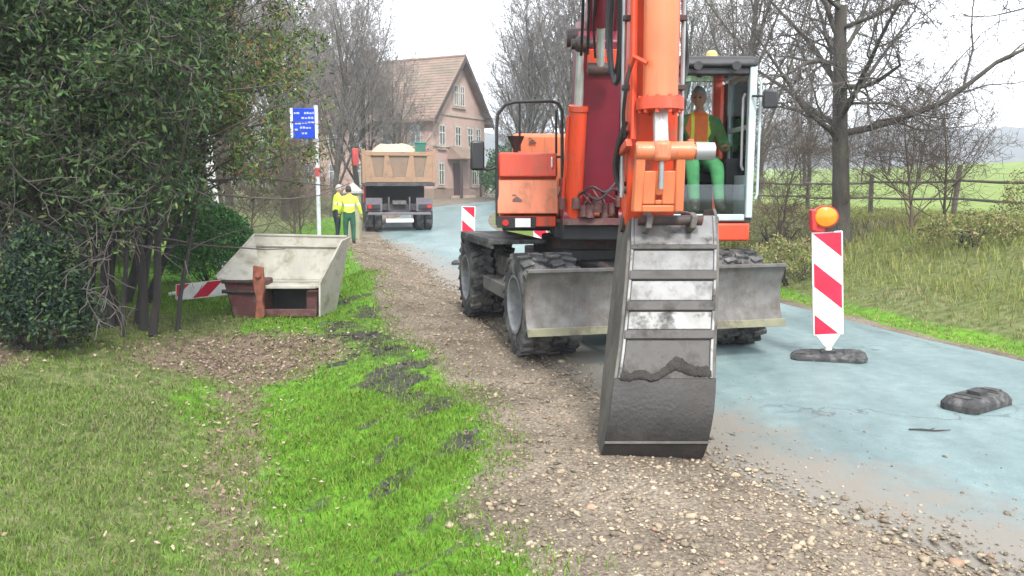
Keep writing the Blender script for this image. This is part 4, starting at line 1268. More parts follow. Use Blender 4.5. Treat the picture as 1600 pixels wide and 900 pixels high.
# ------------------------------------------------------------------ people
mat('skin', (0.42, 0.22, 0.15), 0.55)
mat('hivis_yellow', (0.62, 0.72, 0.06), 0.7, 0, (0.50, 0.60, 0.05), 7, 0.6, bump=0.2)
mat('reflective_tape', (0.62, 0.64, 0.62), 0.4)
mat('dark_green_cloth', (0.02, 0.10, 0.055), 0.85, 0, (0.012, 0.06, 0.035), 8, 0.6, bump=0.2)
mat('green_trousers', (0.05, 0.24, 0.085), 0.85, 0, (0.03, 0.15, 0.055), 8, 0.6, bump=0.2)
mat('navy_cloth', (0.012, 0.028, 0.04), 0.85)
mat('dark_hair', (0.02, 0.014, 0.012), 0.6, 0, (0.03, 0.022, 0.018), 60, 0.6, bump=0.4)
mat('grey_hair', (0.36, 0.35, 0.34), 0.7, 0, (0.24, 0.235, 0.23), 60, 0.6, bump=0.4)
mat('boot_leather', (0.025, 0.02, 0.018), 0.6)
mat('hivis_orange', (0.75, 0.17, 0.035), 0.7, 0, (0.62, 0.12, 0.03), 8, 0.6, bump=0.2)
mat('plaid_cloth', (0.03, 0.20, 0.07), 0.85, 0, (0.20, 0.17, 0.03), 14, 0.9, bump=0.2)
mat('eye_dark', (0.02, 0.015, 0.012), 0.2)

def person(name, label, J, E, zone, mats, head, facing, hair, loc, hair_mat):
    """J: joint -> (x,y,z,radius); E: bones; one continuous remeshed body with head, ears, nose and fingers"""
    global ORG
    root = thing(name, label, 'person', loc)
    names = list(J)
    V = [Vector(J[k][:3]) for k in names]; rad = [J[k][3] for k in names]
    edges = [(names.index(a), names.index(b)) for a, b in E]
    f = Vector(facing).normalized(); side = f.cross(Vector((0, 0, 1))).normalized(); up = side.cross(f)
    # fingers: own chains rooted in the palm
    roots = [0]
    for sd, wr, el in (('l', 'wrist_l', 'elbow_l'), ('r', 'wrist_r', 'elbow_r')):
        w = Vector(J[wr][:3]); d = (w - Vector(J[el][:3])).normalized()
        pal = w + d * .085
        i0 = len(V); V += [w + d * .02, pal]; rad += [.026, .030]; edges.append((i0, i0 + 1)); roots.append(i0)
        ax = d.cross(f if abs(d.dot(f)) < .9 else Vector((0, 0, 1))).normalized(); cu = ax.cross(d).normalized()
        for k, (o, L) in enumerate(((-.03, .068), (-.01, .08), (.011, .075), (.03, .058))):
            b = w + d * .075 + ax * o
            i0 = len(V); V += [b, b + d * L * .55 + cu * .006, b + d * L * .95 + cu * .028]; rad += [.0105, .0095, .008]
            edges += [(i0, i0 + 1), (i0 + 1, i0 + 2)]; roots.append(i0)
        b = w + d * .03 - ax * .025
        i0 = len(V); V += [b, b - ax * .03 + d * .03 + cu * .01, b - ax * .038 + d * .062 + cu * .02]; rad += [.012, .011, .009]
        edges += [(i0, i0 + 1), (i0 + 1, i0 + 2)]; roots.append(i0)
    me = bpy.data.meshes.new(name)
    me.from_pydata([v - ORG for v in V], edges, [])
    ob = link_mesh('body', me, root)
    ob.modifiers.new('skin', 'SKIN'); ob.modifiers['skin'].use_smooth_shade = True
    for i, sv in enumerate(me.skin_vertices[0].data):
        sv.radius = (rad[i], rad[i]); sv.use_root = i in roots
    sub = ob.modifiers.new('sub', 'SUBSURF'); sub.levels = sub.render_levels = 2
    dg = bpy.context.evaluated_depsgraph_get(); dg.update()
    body = bpy.data.meshes.new_from_object(ob.evaluated_get(dg))
    # head: deformed sphere with brow, nose, jaw and ears, merged into the body
    bm = bmesh.new(); bm.from_mesh(body)
    bmesh.ops.remove_doubles(bm, verts=bm.verts, dist=1e-5)
    bmesh.ops.holes_fill(bm, edges=[e for e in bm.edges if len(e.link_faces) == 1], sides=0)
    bmesh.ops.recalc_face_normals(bm, faces=bm.faces)
    print('open edges', sum(not e.is_manifold for e in bm.edges))
    hb = bmesh.ops.create_icosphere(bm, subdivisions=4, radius=1.0)['verts']
    hc = Vector(head) - ORG
    for v in hb:
        x, y, z = v.co
        X = x * .078 * (1 - .25 * max(0, -z) ** 1.5); Yf = y * .098; Z = z * .122
        if y > .2: Yf *= 1 - .12 * max(0, -z)
        nose = math.exp(-((x / .16) ** 2 + ((z + .08) / .22) ** 2)) * .024 * (y > .3)
        brow = math.exp(-(((abs(x) - .35) / .22) ** 2 + ((z - .12) / .12) ** 2)) * -.010 * (y > .3)
        mouth = math.exp(-((x / .3) ** 2 + ((z + .45) / .07) ** 2)) * -.005 * (y > .3)
        v.co = hc + side * X + f * (Yf + nose + brow + mouth) + up * Z
    for s_ in (-1, 1):
        eb = bmesh.ops.create_icosphere(bm, subdivisions=2, radius=1.0)['verts']
        for v in eb:
            x, y, z = v.co
            v.co = hc + side * (s_ * .08 + x * .012) + f * (-.005 + y * .02) + up * (z * .033 - .005)
    bm.to_mesh(body); bm.free()
    ob.modifiers.clear()
    old = ob.data; ob.data = body; bpy.data.meshes.remove(old)
    rm = ob.modifiers.new('remesh', 'REMESH'); rm.mode = 'VOXEL'; rm.voxel_size = .009; rm.use_smooth_shade = True
    sm = ob.modifiers.new('smooth', 'SMOOTH'); sm.factor = .5; sm.iterations = 3
    dg.update()
    fin = bpy.data.meshes.new_from_object(ob.evaluated_get(bpy.context.evaluated_depsgraph_get()))
    ob.modifiers.clear(); ob.data = fin
    fin.materials.clear()
    for q in mats: fin.materials.append(MATS[q])
    segs = [(Vector(J[a][:3]) - ORG, Vector(J[b][:3]) - ORG, a, b) for a, b in E]
    A = np.array([s[0] for s in segs]); B = np.array([s[1] for s in segs])
    cen = np.zeros(len(fin.polygons) * 3); fin.polygons.foreach_get('center', cen); cen = cen.reshape(-1, 3)
    best = np.full(len(cen), 1e9); bi = np.zeros(len(cen), int); bt = np.zeros(len(cen))
    for k in range(len(segs)):
        ab = B[k] - A[k]; t = np.clip(((cen - A[k]) @ ab) / (ab @ ab), 0, 1)
        dd = np.linalg.norm(cen - A[k] - t[:, None] * ab, axis=1)
        mk = dd < best; best[mk] = dd[mk]; bi[mk] = k; bt[mk] = t[mk]
    hd = np.linalg.norm((cen - np.array(hc)) / np.array([.1, .11, .14]), axis=1) < 1.15
    mi = np.array([0 if hd[i] else zone(segs[bi[i]][2], segs[bi[i]][3], bt[i], Vector(cen[i]) + ORG) for i in range(len(cen))], dtype=np.int32)
    fin.polygons.foreach_set('material_index', mi)
    fin.polygons.foreach_set('use_smooth', np.ones(len(cen), dtype=bool))
    # eyes sit on the face, hair is a cap following the skull
    for s_ in (-1, 1):
        m = MB(); m.ball(Vector(head) + side * s_ * .03 + f * .082 + up * .012, .0115, 10, 8); m.build('eye', 'eye_dark', ob)
    m = MB(); vs, fs = [], []
    nu, nv = 22, 10
    for i in range(nv + 1):
        th = (math.pi * hair) * i / nv
        for k in range(nu):
            a = 2 * math.pi * k / nu
            fx, fy = math.cos(a), math.sin(a)
            t2 = th * (0.62 if fy > .35 else 1.0)
            rj = 1.09 + .03 * math.sin(k * 3.1 + i * 2.3)
            vs.append(Vector(head) + side * fx * math.sin(t2) * .078 * rj + f * fy * math.sin(t2) * .098 * rj + up * math.cos(t2) * .122 * rj)
    for i in range(nv):
        for k in range(nu):
            fs.append((i * nu + k, i * nu + (k + 1) % nu, (i + 1) * nu + (k + 1) % nu, (i + 1) * nu + k))
    m.add(vs, fs); m.build('hair', hair_mat, ob)
    return root

BONES = [('pelvis', 'waist'), ('waist', 'chest'), ('chest', 'neck'), ('neck', 'skull'), ('chest', 'shoulder_l'), ('shoulder_l', 'elbow_l'), ('elbow_l', 'wrist_l'),
         ('chest', 'shoulder_r'), ('shoulder_r', 'elbow_r'), ('elbow_r', 'wrist_r'), ('pelvis', 'hip_l'), ('hip_l', 'knee_l'), ('knee_l', 'ankle_l'), ('ankle_l', 'toe_l'),
         ('pelvis', 'hip_r'), ('hip_r', 'knee_r'), ('knee_r', 'ankle_r'), ('ankle_r', 'toe_r')]
def standing(loc, yaw, k=1.0, arm_l=(0, 0), arm_r=(0, 0), step=.0, lean=.0, bulk=1.0):
    c, s_ = math.cos(yaw), math.sin(yaw)
    def q(x, y, z, r): 
        y = y + lean * max(0, z - .9)
        return (loc[0] + (x * c - y * s_) * k, loc[1] + (x * s_ + y * c) * k, loc[2] + z * k, r)
    return {'pelvis': q(0, 0, .96, .145 * bulk), 'waist': q(0, 0, 1.12, .14 * bulk), 'chest': q(0, .0, 1.36, .155 * bulk), 'neck': q(0, .01, 1.52, .058), 'skull': q(0, .03, 1.62, .055),
            'shoulder_l': q(-.20, 0, 1.42, .082 * bulk), 'elbow_l': q(-.275 - arm_l[0] * .5, .02 + arm_l[1] * .3, 1.14, .058 * bulk), 'wrist_l': q(-.27 - arm_l[0], .07 + arm_l[1], .91 + abs(arm_l[1]) * .4, .036),
            'shoulder_r': q(.20, 0, 1.42, .082 * bulk), 'elbow_r': q(.275 + arm_r[0] * .5, .02 + arm_r[1] * .3, 1.14, .058 * bulk), 'wrist_r': q(.27 + arm_r[0], .07 + arm_r[1], .91 + abs(arm_r[1]) * .4, .036),
            'hip_l': q(-.10, 0, .88, .105), 'knee_l': q(-.115, .02 + step * .5, .5, .072), 'ankle_l': q(-.12, step, .09, .052), 'toe_l': q(-.135, step + .17, .045, .042),
            'hip_r': q(.10, 0, .88, .105), 'knee_r': q(.115, .02 - step * .3, .5, .072), 'ankle_r': q(.12, -step, .09, .052), 'toe_r': q(.135, -step + .17, .045, .042)}, q(0, .045, 1.70, 0)[:3], (-s_, c, 0)

def zone_worker(tape=True):
    def z(a, b, t, p):
        if b.startswith('wrist') and t > .9: return 0
        if b.startswith('skull') and t > .35: return 0
        if b.startswith('toe') or (b.startswith('ankle') and t > .82): return 4
        if b.startswith(('hip', 'knee', 'ankle')): return 2
        if (a, b) == ('pelvis', 'waist') and t < .15: return 2
        if tape and (a, b) == ('waist', 'chest') and .25 < t < .5: return 3
        if tape and b.startswith('elbow') and .45 < t < .65: return 3
        return 1
    return z
WM = ['skin', 'hivis_yellow', 'dark_green_cloth', 'reflective_tape', 'boot_leather']
gw = float(height(-4.62, 24.0)[0])
J, hd_, fc = standing((-4.55, 23.6, gw), R(14), .90, (.02, .10), (.10, .04), .06, .16, 1.12)
person('person', 'road worker in yellow jacket and green trousers seen from behind, in front of the pillar', J, BONES, zone_worker(), WM, hd_, fc, .62, (-4.55, 23.6, gw), 'dark_hair')
g2 = float(height(-5.05, 24.3)[0])
J, hd_, fc = standing((-5.02, 24.2, g2), R(-62), .87, (.02, .18), (.04, .05), .05, .06, 1.05)
person('person', 'road worker in yellow vest beside the sign post, left of his colleague', J, BONES, zone_worker(), ['skin', 'hivis_yellow', 'navy_cloth', 'reflective_tape', 'boot_leather'], hd_, fc, .6, (-5.02, 24.2, g2), 'grey_hair')

# seated operator
ox, oy = 2.17, 9.93
J = {'pelvis': (ox, oy, 1.97, .15), 'waist': (ox, oy + .03, 2.14, .15), 'chest': (ox - .03, oy - .02, 2.36, .165), 'neck': (ox, oy - .02, 2.53, .06), 'skull': (ox, oy - .04, 2.62, .055),
     'shoulder_l': (ox - .25, oy - .03, 2.42, .095), 'elbow_l': (ox - .31, oy - .16, 2.15, .072), 'wrist_l': (ox - .28, oy - .38, 2.16, .04),
     'shoulder_r': (ox + .19, oy - .04, 2.40, .095), 'elbow_r': (ox + .29, oy - .10, 2.13, .072), 'wrist_r': (ox + .22, oy - .36, 2.12, .04),
     'hip_l': (ox - .1, oy - .04, 1.95, .11), 'knee_l': (ox - .17, oy - .48, 1.95, .088), 'ankle_l': (ox - .15, oy - .58, 1.48, .06), 'toe_l': (ox - .18, oy - .74, 1.43, .048),
     'hip_r': (ox + .1, oy - .04, 1.95, .11), 'knee_r': (ox + .10, oy - .52, 1.91, .088), 'ankle_r': (ox + .10, oy - .66, 1.48, .055), 'toe_r': (ox + .11, oy - .82, 1.43, .045)}
def zone_op(a, b, t, p):
    if b.startswith('wrist') and t > .85: return 0
    if b.startswith('skull') and t > .3: return 0
    if b.startswith('toe') or (b.startswith('ankle') and t > .86): return 4
    if b.startswith(('hip', 'knee', 'ankle')): return 2
    if b.startswith(('elbow', 'wrist')) or (b.startswith('shoulder') and t > .62): return 3
    if .075 < abs(p.x - ox) < .115 and p.z > 2.05: return 5
    if 2.16 < p.z < 2.21: return 5
    return 1
person('person', 'excavator operator in orange vest, plaid sleeves and green trousers, seated in the cab', J, BONES, zone_op, ['skin', 'hivis_orange', 'green_trousers', 'plaid_cloth', 'boot_leather', 'hivis_yellow'],
       (ox - .02, oy - .07, 2.70), (-.45, -1, -.22), .58, (ox, oy, 1.86), 'grey_hair')

# ------------------------------------------------------------------ warning beacon boards
def stripe_mat():
    m = bpy.data.materials.new('red_white_stripes'); m.use_nodes = True
    n, l = m.node_tree.nodes, m.node_tree.links
    b = n['Principled BSDF']; b.inputs['Roughness'].default_value = 0.35
    tc = n.new('ShaderNodeTexCoord'); sp = n.new('ShaderNodeSeparateXYZ'); l.new(tc.outputs['Object'], sp.inputs[0])
    def mth(op, a, b_=None, c=None):
        q = n.new('ShaderNodeMath'); q.operation = op
        for i, v in enumerate((a, b_, c)):
            if v is None: continue
            if isinstance(v, (int, float)): q.inputs[i].default_value = v
            else: l.new(v, q.inputs[i])
        return q.outputs[0]
    t = mth('SUBTRACT', 1.0, sp.outputs['Z'])                  # distance below the top edge
    u = mth('SUBTRACT', t, sp.outputs['X'])
    u = mth('SUBTRACT', u, .125 + .28)
    fr = mth('FRACT', mth('DIVIDE', u, .5))
    red = mth('LESS_THAN', fr, .46)
    inx = mth('LESS_THAN', mth('ABSOLUTE', sp.outputs['X']), .113)
    inz = mth('LESS_THAN', mth('ABSOLUTE', mth('SUBTRACT', sp.outputs['Z'], .5)), .488)
    red = mth('MULTIPLY', mth('MULTIPLY', red, inx), inz)
    nz = n.new('ShaderNodeTexNoise'); nz.inputs['Scale'].default_value = 6; nz.inputs['Detail'].default_value = 6
    l.new(tc.outputs['Object'], nz.inputs['Vector'])
    rr_ = n.new('ShaderNodeValToRGB'); e = rr_.color_ramp.elements
    e[0].position = .35; e[0].color = (0.50, 0.006, 0.03, 1); e[1].position = .65; e[1].color = (0.58, 0.018, 0.06, 1)
    l.new(nz.outputs['Fac'], rr_.inputs[0])
    ww = n.new('ShaderNodeValToRGB'); e = ww.color_ramp.elements
    e[0].position = .3; e[0].color = (0.60, 0.60, 0.57, 1); e[1].position = .6; e[1].color = (0.78, 0.78, 0.77, 1)
    l.new(nz.outputs['Fac'], ww.inputs[0])
    mx = n.new('ShaderNodeMix'); mx.data_type = 'RGBA'
    l.new(red, mx.inputs['Factor']); l.new(ww.outputs[0], mx.inputs['A']); l.new(rr_.outputs[0], mx.inputs['B'])
    l.new(mx.outputs['Result'], b.inputs['Base Color'])
    MATS['stripes'] = m
stripe_mat()
mat('recycled_rubber', (0.045, 0.045, 0.047), 0.85, 0, (0.025, 0.025, 0.026), 18, 0.7, bump=0.4, dirt=(0.16, 0.155, 0.15), dscale=7, dpos=(0.5, 0.7))
mat('lamp_red', (0.55, 0.03, 0.03), 0.4)
mat('white_plastic', (0.72, 0.72, 0.70), 0.45)

def panel_mesh():
    m = MB(); m.box((0, 0, .5), (.25, .028, 1.0))
    return m.mesh('panel', MATS['stripes'], 30, Vector((0, 0, 0)))
PANEL = panel_mesh()
def foot_mb(L=.84, W=.40, H=.11):
    """rubber foot plate: low, chamfered, with a socket and two grip slots"""
    m = MB()
    def ring(l, w, z, c=.07):
        return [(-l + c, -w, z), (l - c, -w, z), (l, -w + c, z), (l, w - c, z), (l - c, w, z), (-l + c, w, z), (-l, w - c, z), (-l, -w + c, z)]
    rs = [ring(L / 2, W / 2, 0), ring(L / 2, W / 2, H * .5), ring(L / 2 - .05, W / 2 - .04, H), ]
    vs = [p for r_ in rs for p in r_]
    fs = [tuple(reversed(range(8)))] + [(i * 8 + k, i * 8 + (k + 1) % 8, (i + 1) * 8 + (k + 1) % 8, (i + 1) * 8 + k) for i in range(2) for k in range(8)] + [tuple(range(16, 24))]
    m.add(vs, fs)
    m.box((0, 0, H + .015), (.16, .14, .04))
    for sx in (-1, 1):
        m.box((sx * L * .36, 0, H + .006), (.10, .18, .016)); m.box((sx * L * .22, 0, H + .004), (.02, W * .7, .012))
    return m
FOOT = foot_mb().mesh('foot_plate', MATS['recycled_rubber'], 30, Vector((0, 0, 0)))
def road_z(x, y):
    s_ = float(lateral(x, y)[0]); return float(rise(y)) + .006 + .03 * max(0, 1 - (s_ / HW) ** 2) if abs(s_) < HW else float(height(x, y)[0])

def beacon(x, y, yaw, label, lamp=False, tilt=0, foot_yaw=0):
    z = road_z(x, y)
    t = thing('warning_beacon', label, 'beacon', (x, y, z), 'red and white warning boards around the road works')
    t.rotation_euler = (R(1.0), tilt, yaw)
    t.scale = (1.15, 1, 1)
    fo = link_mesh('foot_plate', FOOT, t); fo.rotation_euler = (0, 0, foot_yaw); fo.scale = (.72, .85, .62)
    global ORG
    ORG = Vector((0, 0, 0))
    m = MB(); m.tube([(0, 0, .06), (0, 0, .22)], [.03, .03], 12); m.hexa([(-.03, -.012, .12), (.03, -.012, .12), (.03, .012, .12), (-.03, .012, .12), (-.10, -.012, .24), (.10, -.012, .24), (.10, .012, .24), (-.10, .012, .24)])
    m.build('stem', 'white_plastic', t, .004)
    p = link_mesh('panel', PANEL, t); p.location = (0, 0, .235)
    b = p.modifiers.new('edge', 'BEVEL'); b.width = .008; b.segments = 2; b.limit_method = 'ANGLE'
    if lamp:
        m = MB(); m.span(-.125, .03, -.03, .05, 1.235, 1.30); m.span(-.135, -.09, -.055, .055, 1.25, 1.45)
        la = m.build('lamp_housing', 'lamp_red', t, .012)
        m = MB(); m.lathe((-.02, -.045, 1.375), (0, 1, 0), [(-.045, 0), (-.04, .04), (-.02, .085), (.0, .096), (.06, .096), (.08, .09), (.10, .05), (.105, 0)], 24, closed=False)
        m.build('lamp_lens', 'amber_lens', la)
        m = MB(); m.lathe((-.02, -.02, 1.375), (0, 1, 0), [(-.012, .096), (-.012, .108), (.03, .108), (.03, .096)], 24); m.build('lens_ring', 'lamp_red', la)
        m = MB(); m.span(-.03, .06, -.03, .03, 1.235, 1.34); m.build('lamp_foot', 'black_metal', la, .006)
    return t
b1 = at(1294, 566, 8.0)
beacon(b1.x, 8.0, R(-4), 'large striped warning beacon with amber lamp standing on the road at right', True, R(-3.4), R(-12))
b2 = at(731, 414, 18.0)
beacon(b2.x, 18.0, R(3), 'small striped beacon on the road left of the orange tool box', False, R(1))
b3 = at(847, 420, 17.0)
beacon(b3.x, 17.4, R(-2), 'striped beacon mostly hidden below the orange tool box', False, R(-2))
# loose foot plate at the right
p = at(1508, 640, 6.4)
t = thing('rubber_foot_plate', 'black rubber foot plate lying alone on the road at the right edge', 'foot plate', (p.x, 6.25, road_z(p.x, 6.25)))
t.rotation_euler = (0, 0, R(35)); t.scale = (.72, .72, .85)
m = foot_mb(); ORG = Vector((0, 0, 0)); m.build('base', 'recycled_rubber', t, .01)
# fallen board beside the hopper: lies on its long edge, leaning back
zf = float(height(-4.55, 12.3)[0])
fb = thing('fallen_beacon', 'striped warning board lying on its side in the grass beside the grey bucket', 'beacon', (-4.55, 12.3, zf), 'red and white warning boards around the road works')
ORG = Vector((0, 0, 0))
pl = link_mesh('panel', PANEL, fb)
pl.matrix_local = Matrix.Translation((-.42, .05, .135)) @ Matrix.Rotation(R(-6), 4, 'Y') @ Matrix.Rotation(R(-24), 4, 'X') @ Matrix.Rotation(R(90), 4, 'Y')
m = MB(); m.tube([(-.42, .05, .13), (-.52, .05, .11)], .028, 10); m.build('stem', 'white_plastic', fb)

# twig on the road
tw = at(1445, 690, 5.6)
ORG = Vector((tw.x, 5.6, road_z(tw.x, 5.6)))
mat('twig_bark', (0.05, 0.045, 0.04), 0.9)
m = MB(); m.tube([ORG + Vector((-.11, .01, .008)), ORG + Vector((-.03, .0, .01)), ORG + Vector((.06, -.02, .008)), ORG + Vector((.16, -.02, .012))], [.006, .007, .006, .003], 6)
m.tube([ORG + Vector((.02, -.01, .01)), ORG + Vector((.08, .03, .012))], [.004, .002], 5)
tag(m.build('twig', 'twig_bark'), 'thin dark twig lying on the pale road at right', 'twig')

# ------------------------------------------------------------------ spare bucket on the lawn: pale hopper over a dark red hitch box
mat('pale_dusty_steel', (0.42, 0.41, 0.36), 0.75, 0, (0.31, 0.305, 0.26), 3.5, 0.8, bump=0.15, dirt=(0.20, 0.19, 0.13), dscale=4, dpos=(0.48, 0.7), stretch=(1, 1, .35))
mat('rusty_orange', (0.26, 0.085, 0.05), 0.8, 0, (0.11, 0.04, 0.03), 14, 0.8, bump=0.3)
SY = 10.9
g0 = at(345, 497, SY); zg = float(height(-3.0, 10.9)[0])
sb = thing('spare_bucket', 'pale dusty excavator bucket with dark red hitch box standing on the lawn', 'bucket', (-3.0, SY, zg))
# wall corner points (front low, back high)
def Q(px, py, Y): return at(px, py, Y)
fl_l, fl_r = Q(352, 440, 10.75), Q(492, 442, 10.75)          # lower lip of the opening at the front
bt_l, bt_r = Q(397, 367, 11.75), Q(541, 370, 11.75)          # top rim at the back
lt = Q(337, 434, 10.8)
rt = Q(532, 376, 11.1)
bb_l, bb_r = Vector((Q(398, 440, 11.55).x, 11.55, zg + .42)), Vector((Q(524, 440, 11.55).x, 11.55, zg + .42))
def sheet(name, pts, th, matl, parent, off=None):
    pts = [Vector(p_) for p_ in pts]
    nr = (pts[1] - pts[0]).cross(pts[2] - pts[0]).normalized()
    m = MB(); m.prism(pts, nr * th); return m.build(name, matl, parent, .004)
low_l, low_r = Vector((Q(412, 450, 10.95).x, 10.95, zg + .40)), Vector((Q(500, 450, 10.95).x, 10.95, zg + .40))
bk = sheet('back_wall', [bb_l, bb_r, bt_r, bt_l], -.025, 'pale_dusty_steel', sb)
sheet('floor_plate', [low_l, low_r, bb_r, bb_l], -.025, 'pale_dusty_steel', sb)
sheet('side_wall', [lt + Vector((.02, 0, 0)), low_l, bb_l, bt_l], -.025, 'pale_dusty_steel', sb)
rb = Q(497, 492, 10.75); rb2 = Q(522, 488, 11.3)
sheet('side_wall', [Vector((rb.x, 10.78, zg + .02)), Vector((rb2.x, 11.35, zg + .02)), bt_r + Vector((.03, 0, 0)), rt + Vector((.0, 0, 0)), Vector((fl_r.x + .04, 10.78, fl_r.z))], .025, 'pale_dusty_steel', sb)
m = MB(); m.tube([lt, bt_l, bt_r + Vector((.01, 0, 0))], .022, 8); m.build('rim', 'pale_dusty_steel', sb)
m = MB(); ys = 11.745
a_, b_ = bt_l.lerp(bb_l, .24), bt_r.lerp(bb_r, .24)
m.tube([a_ + Vector((.02, -.03, 0)), b_ + Vector((-.02, -.03, 0))], .012, 6); m.build('wall_seam', 'pale_dusty_steel', sb)
# hitch box
hx0, hx1, hx2 = Q(350, 470, 10.72).x, Q(408, 470, 10.72).x, Q(494, 470, 10.72).x
m = MB(); m.hexa([(hx0 + .12, 10.72, zg), (hx1, 10.66, zg), (hx1, 11.3, zg), (hx0 + .16, 11.3, zg), (hx0, 10.72, fl_l.z), (hx1, 10.66, fl_l.z), (hx1, 11.3, fl_l.z), (hx0, 11.3, fl_l.z)])
m.build('hitch_box', 'rust_red_paint', sb, .02)
for zz in (fl_l.z + .005, fl_l.z - .12):
    m = MB(); m.tube([(hx0 - .01, 10.70, zz), (hx1, 10.64, zz)], .025, 10); m.build('hitch_bar', 'greasy_iron', sb)
m = MB(); m.span(hx1 - .01, hx2, 10.72, 10.78, fl_r.z - .075, fl_r.z - .03); m.build('upper_beam', 'pale_dusty_steel', sb, .01)
m = MB(); m.span(hx1 + .03, hx2 - .01, 10.76, 10.82, zg + .02, zg + .12); m.build('lower_beam', 'rust_red_paint', sb, .01)
m = MB(); m.span(hx2 - .16, hx2 - .02, 10.84, 11.2, zg + .04, fl_r.z - .12); m.build('inner_post', 'rust_red_paint', sb, .01)
m = MB(); m.span(hx1 - .05, hx2 + .05, 11.285, 11.32, zg + .02, fl_r.z - .05); m.build('inner_panel', 'black_metal', sb, .005)
br = [Q(395, 415, 10.6), Q(410, 418, 10.6), Q(413, 450, 10.58), Q(409, 468, 10.58), Q(414, 490, 10.6), Vector((hx1 + .05, 10.6, zg)), Vector((hx1 - .06, 10.6, zg)), Q(400, 470, 10.58), Q(394, 440, 10.58)]
m = MB(); m.prism(br, (0, .07, 0)); m.build('hook_bracket', 'rusty_orange', sb, .012)
m = MB(); m.cyl(Q(403, 430, 10.56), Q(403, 430, 10.72), .035, n=14); m.build('pivot_pin', 'rusty_orange', sb)

# ------------------------------------------------------------------ blue sign on a post
mat('sign_blue', (0.012, 0.055, 0.50), 0.35, 0, (0.010, 0.045, 0.40), 5, 0.6)
mat('sign_white', (0.72, 0.75, 0.78), 0.4)
mat('post_grey', (0.55, 0.58, 0.60), 0.5, 0.1)
mat('post_red', (0.45, 0.06, 0.06), 0.5)
Ys = 20.0
sx0 = at(497, 300, Ys).x; zs_ = float(height(sx0, Ys)[0])
sg = thing('blue_sign', 'blue information sign with pale lettering on a grey post beside the hedge', 'sign', (sx0, Ys, zs_))
zt, zb = at(478, 166, Ys).z, at(478, 217, Ys).z
m = MB(); m.cyl((sx0, Ys, zs_ - .2), (sx0, Ys, zt + .02), .048, n=14); m.build('post', 'post_grey', sg)
for (pa, pb, nm) in ((262, 276, 'post_red'),):
    m = MB(); m.cyl((sx0, Ys, at(497, pb, Ys).z), (sx0, Ys, at(497, pa, Ys).z), .0505, n=14); m.build('post_band', nm, sg)
xl = at(457, 190, Ys).x
m = MB(); m.span(xl, sx0 + .02, Ys - .078, Ys - .055, zb, zt - .05); pn = m.build('panel', 'sign_blue', sg, .01)
for xx in (xl + .0, sx0 + .02):
    m = MB(); m.span(xx - .03, xx + .03, Ys - .095, Ys - .050, zb - .0, zt - .05); m.build('frame_bar', 'sign_white', sg, .005)
mat('sign_lettering', (0.42, 0.47, 0.75), 0.5)
rr = random.Random(3)
for i, (a_, b_, f_) in enumerate(((.52, .92, .84), (.10, .30, .84), (.40, .90, .68), (.14, .28, .50), (.42, .86, .52), (.34, .80, .36), (.12, .22, .30), (.40, .62, .18))):
    W_ = sx0 + .02 - xl; x_ = xl + W_ * a_
    while x_ < xl + W_ * b_:
        w_ = rr.uniform(.03, .07); z_ = zb + (zt - .05 - zb) * f_
        m = MB(); m.span(x_, x_ + w_, Ys - .082, Ys - .0785, z_ - .022, z_ + rr.uniform(.01, .03)); m.build('letter', 'sign_lettering', pn, angle=0); x_ += w_ + .018

# ------------------------------------------------------------------ gate pillar
mat('pillar_render', (0.30, 0.30, 0.19), 0.85, 0, (0.22, 0.22, 0.14), 4, 0.7, bump=0.2)
mat('pillar_cap', (0.38, 0.37, 0.35), 0.85, 0, (0.28, 0.28, 0.27), 6, 0.7, bump=0.2)
Yp = 27.0
pc = at(552, 300, Yp); zp = float(height(pc.x, Yp)[0])
gp = thing('gate_pillar', 'short grey gate pillar with a pyramid cap behind the workers', 'pillar', (pc.x, Yp, zp))
m = MB(); m.span(pc.x - .21, pc.x + .21, Yp - .21, Yp + .21, zp - .2, zp + 1.42); m.build('shaft', 'pillar_render', gp, .015)
m = MB(); m.span(pc.x - .28, pc.x + .28, Yp - .28, Yp + .28, zp + 1.42, zp + 1.5); v = [(pc.x + a * .27, Yp + b * .27, zp + 1.5) for a, b in ((-1, -1), (1, -1), (1, 1), (-1, 1))] + [(pc.x, Yp, zp + 1.78)]
m.add(v, [(0, 1, 4), (1, 2, 4), (2, 3, 4), (3, 0, 4), (3, 2, 1, 0)]); m.build('cap', 'pillar_cap', gp, .01)

# ------------------------------------------------------------------ dump truck seen from behind
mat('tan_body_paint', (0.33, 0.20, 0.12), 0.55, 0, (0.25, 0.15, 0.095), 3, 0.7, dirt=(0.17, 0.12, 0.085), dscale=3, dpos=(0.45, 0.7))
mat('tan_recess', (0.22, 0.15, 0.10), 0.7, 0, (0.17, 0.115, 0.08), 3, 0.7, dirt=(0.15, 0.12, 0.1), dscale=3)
mat('truck_frame', (0.04, 0.038, 0.045), 0.7, 0, (0.025, 0.025, 0.028), 6, 0.7, dirt=(0.12, 0.10, 0.10), dscale=3, dpos=(0.45, 0.7))
mat('truck_rear_grey', (0.16, 0.14, 0.165), 0.7, 0, (0.10, 0.09, 0.10), 6, 0.7)
mat('sand', (0.50, 0.40, 0.26), 0.95, 0, (0.40, 0.31, 0.19), 9, 0.7, bump=0.4)
mat('truck_red', (0.42, 0.05, 0.045), 0.5)
TX, TY, TA = -4.12, 31.0, R(11)
tz = float(rise(TY)) + .03
tr = thing('dump_truck', 'tan dump truck parked on the lane, seen from behind', 'truck', (TX, TY, tz))
tr.rotation_euler = (0, 0, TA)
ORG = Vector((0, 0, 0))
K = 1315 / 31.0
def tzp(py): return at(620, py, 31.0).z - tz
W2 = 1.27
zb0, zb1 = tzp(291), tzp(238)
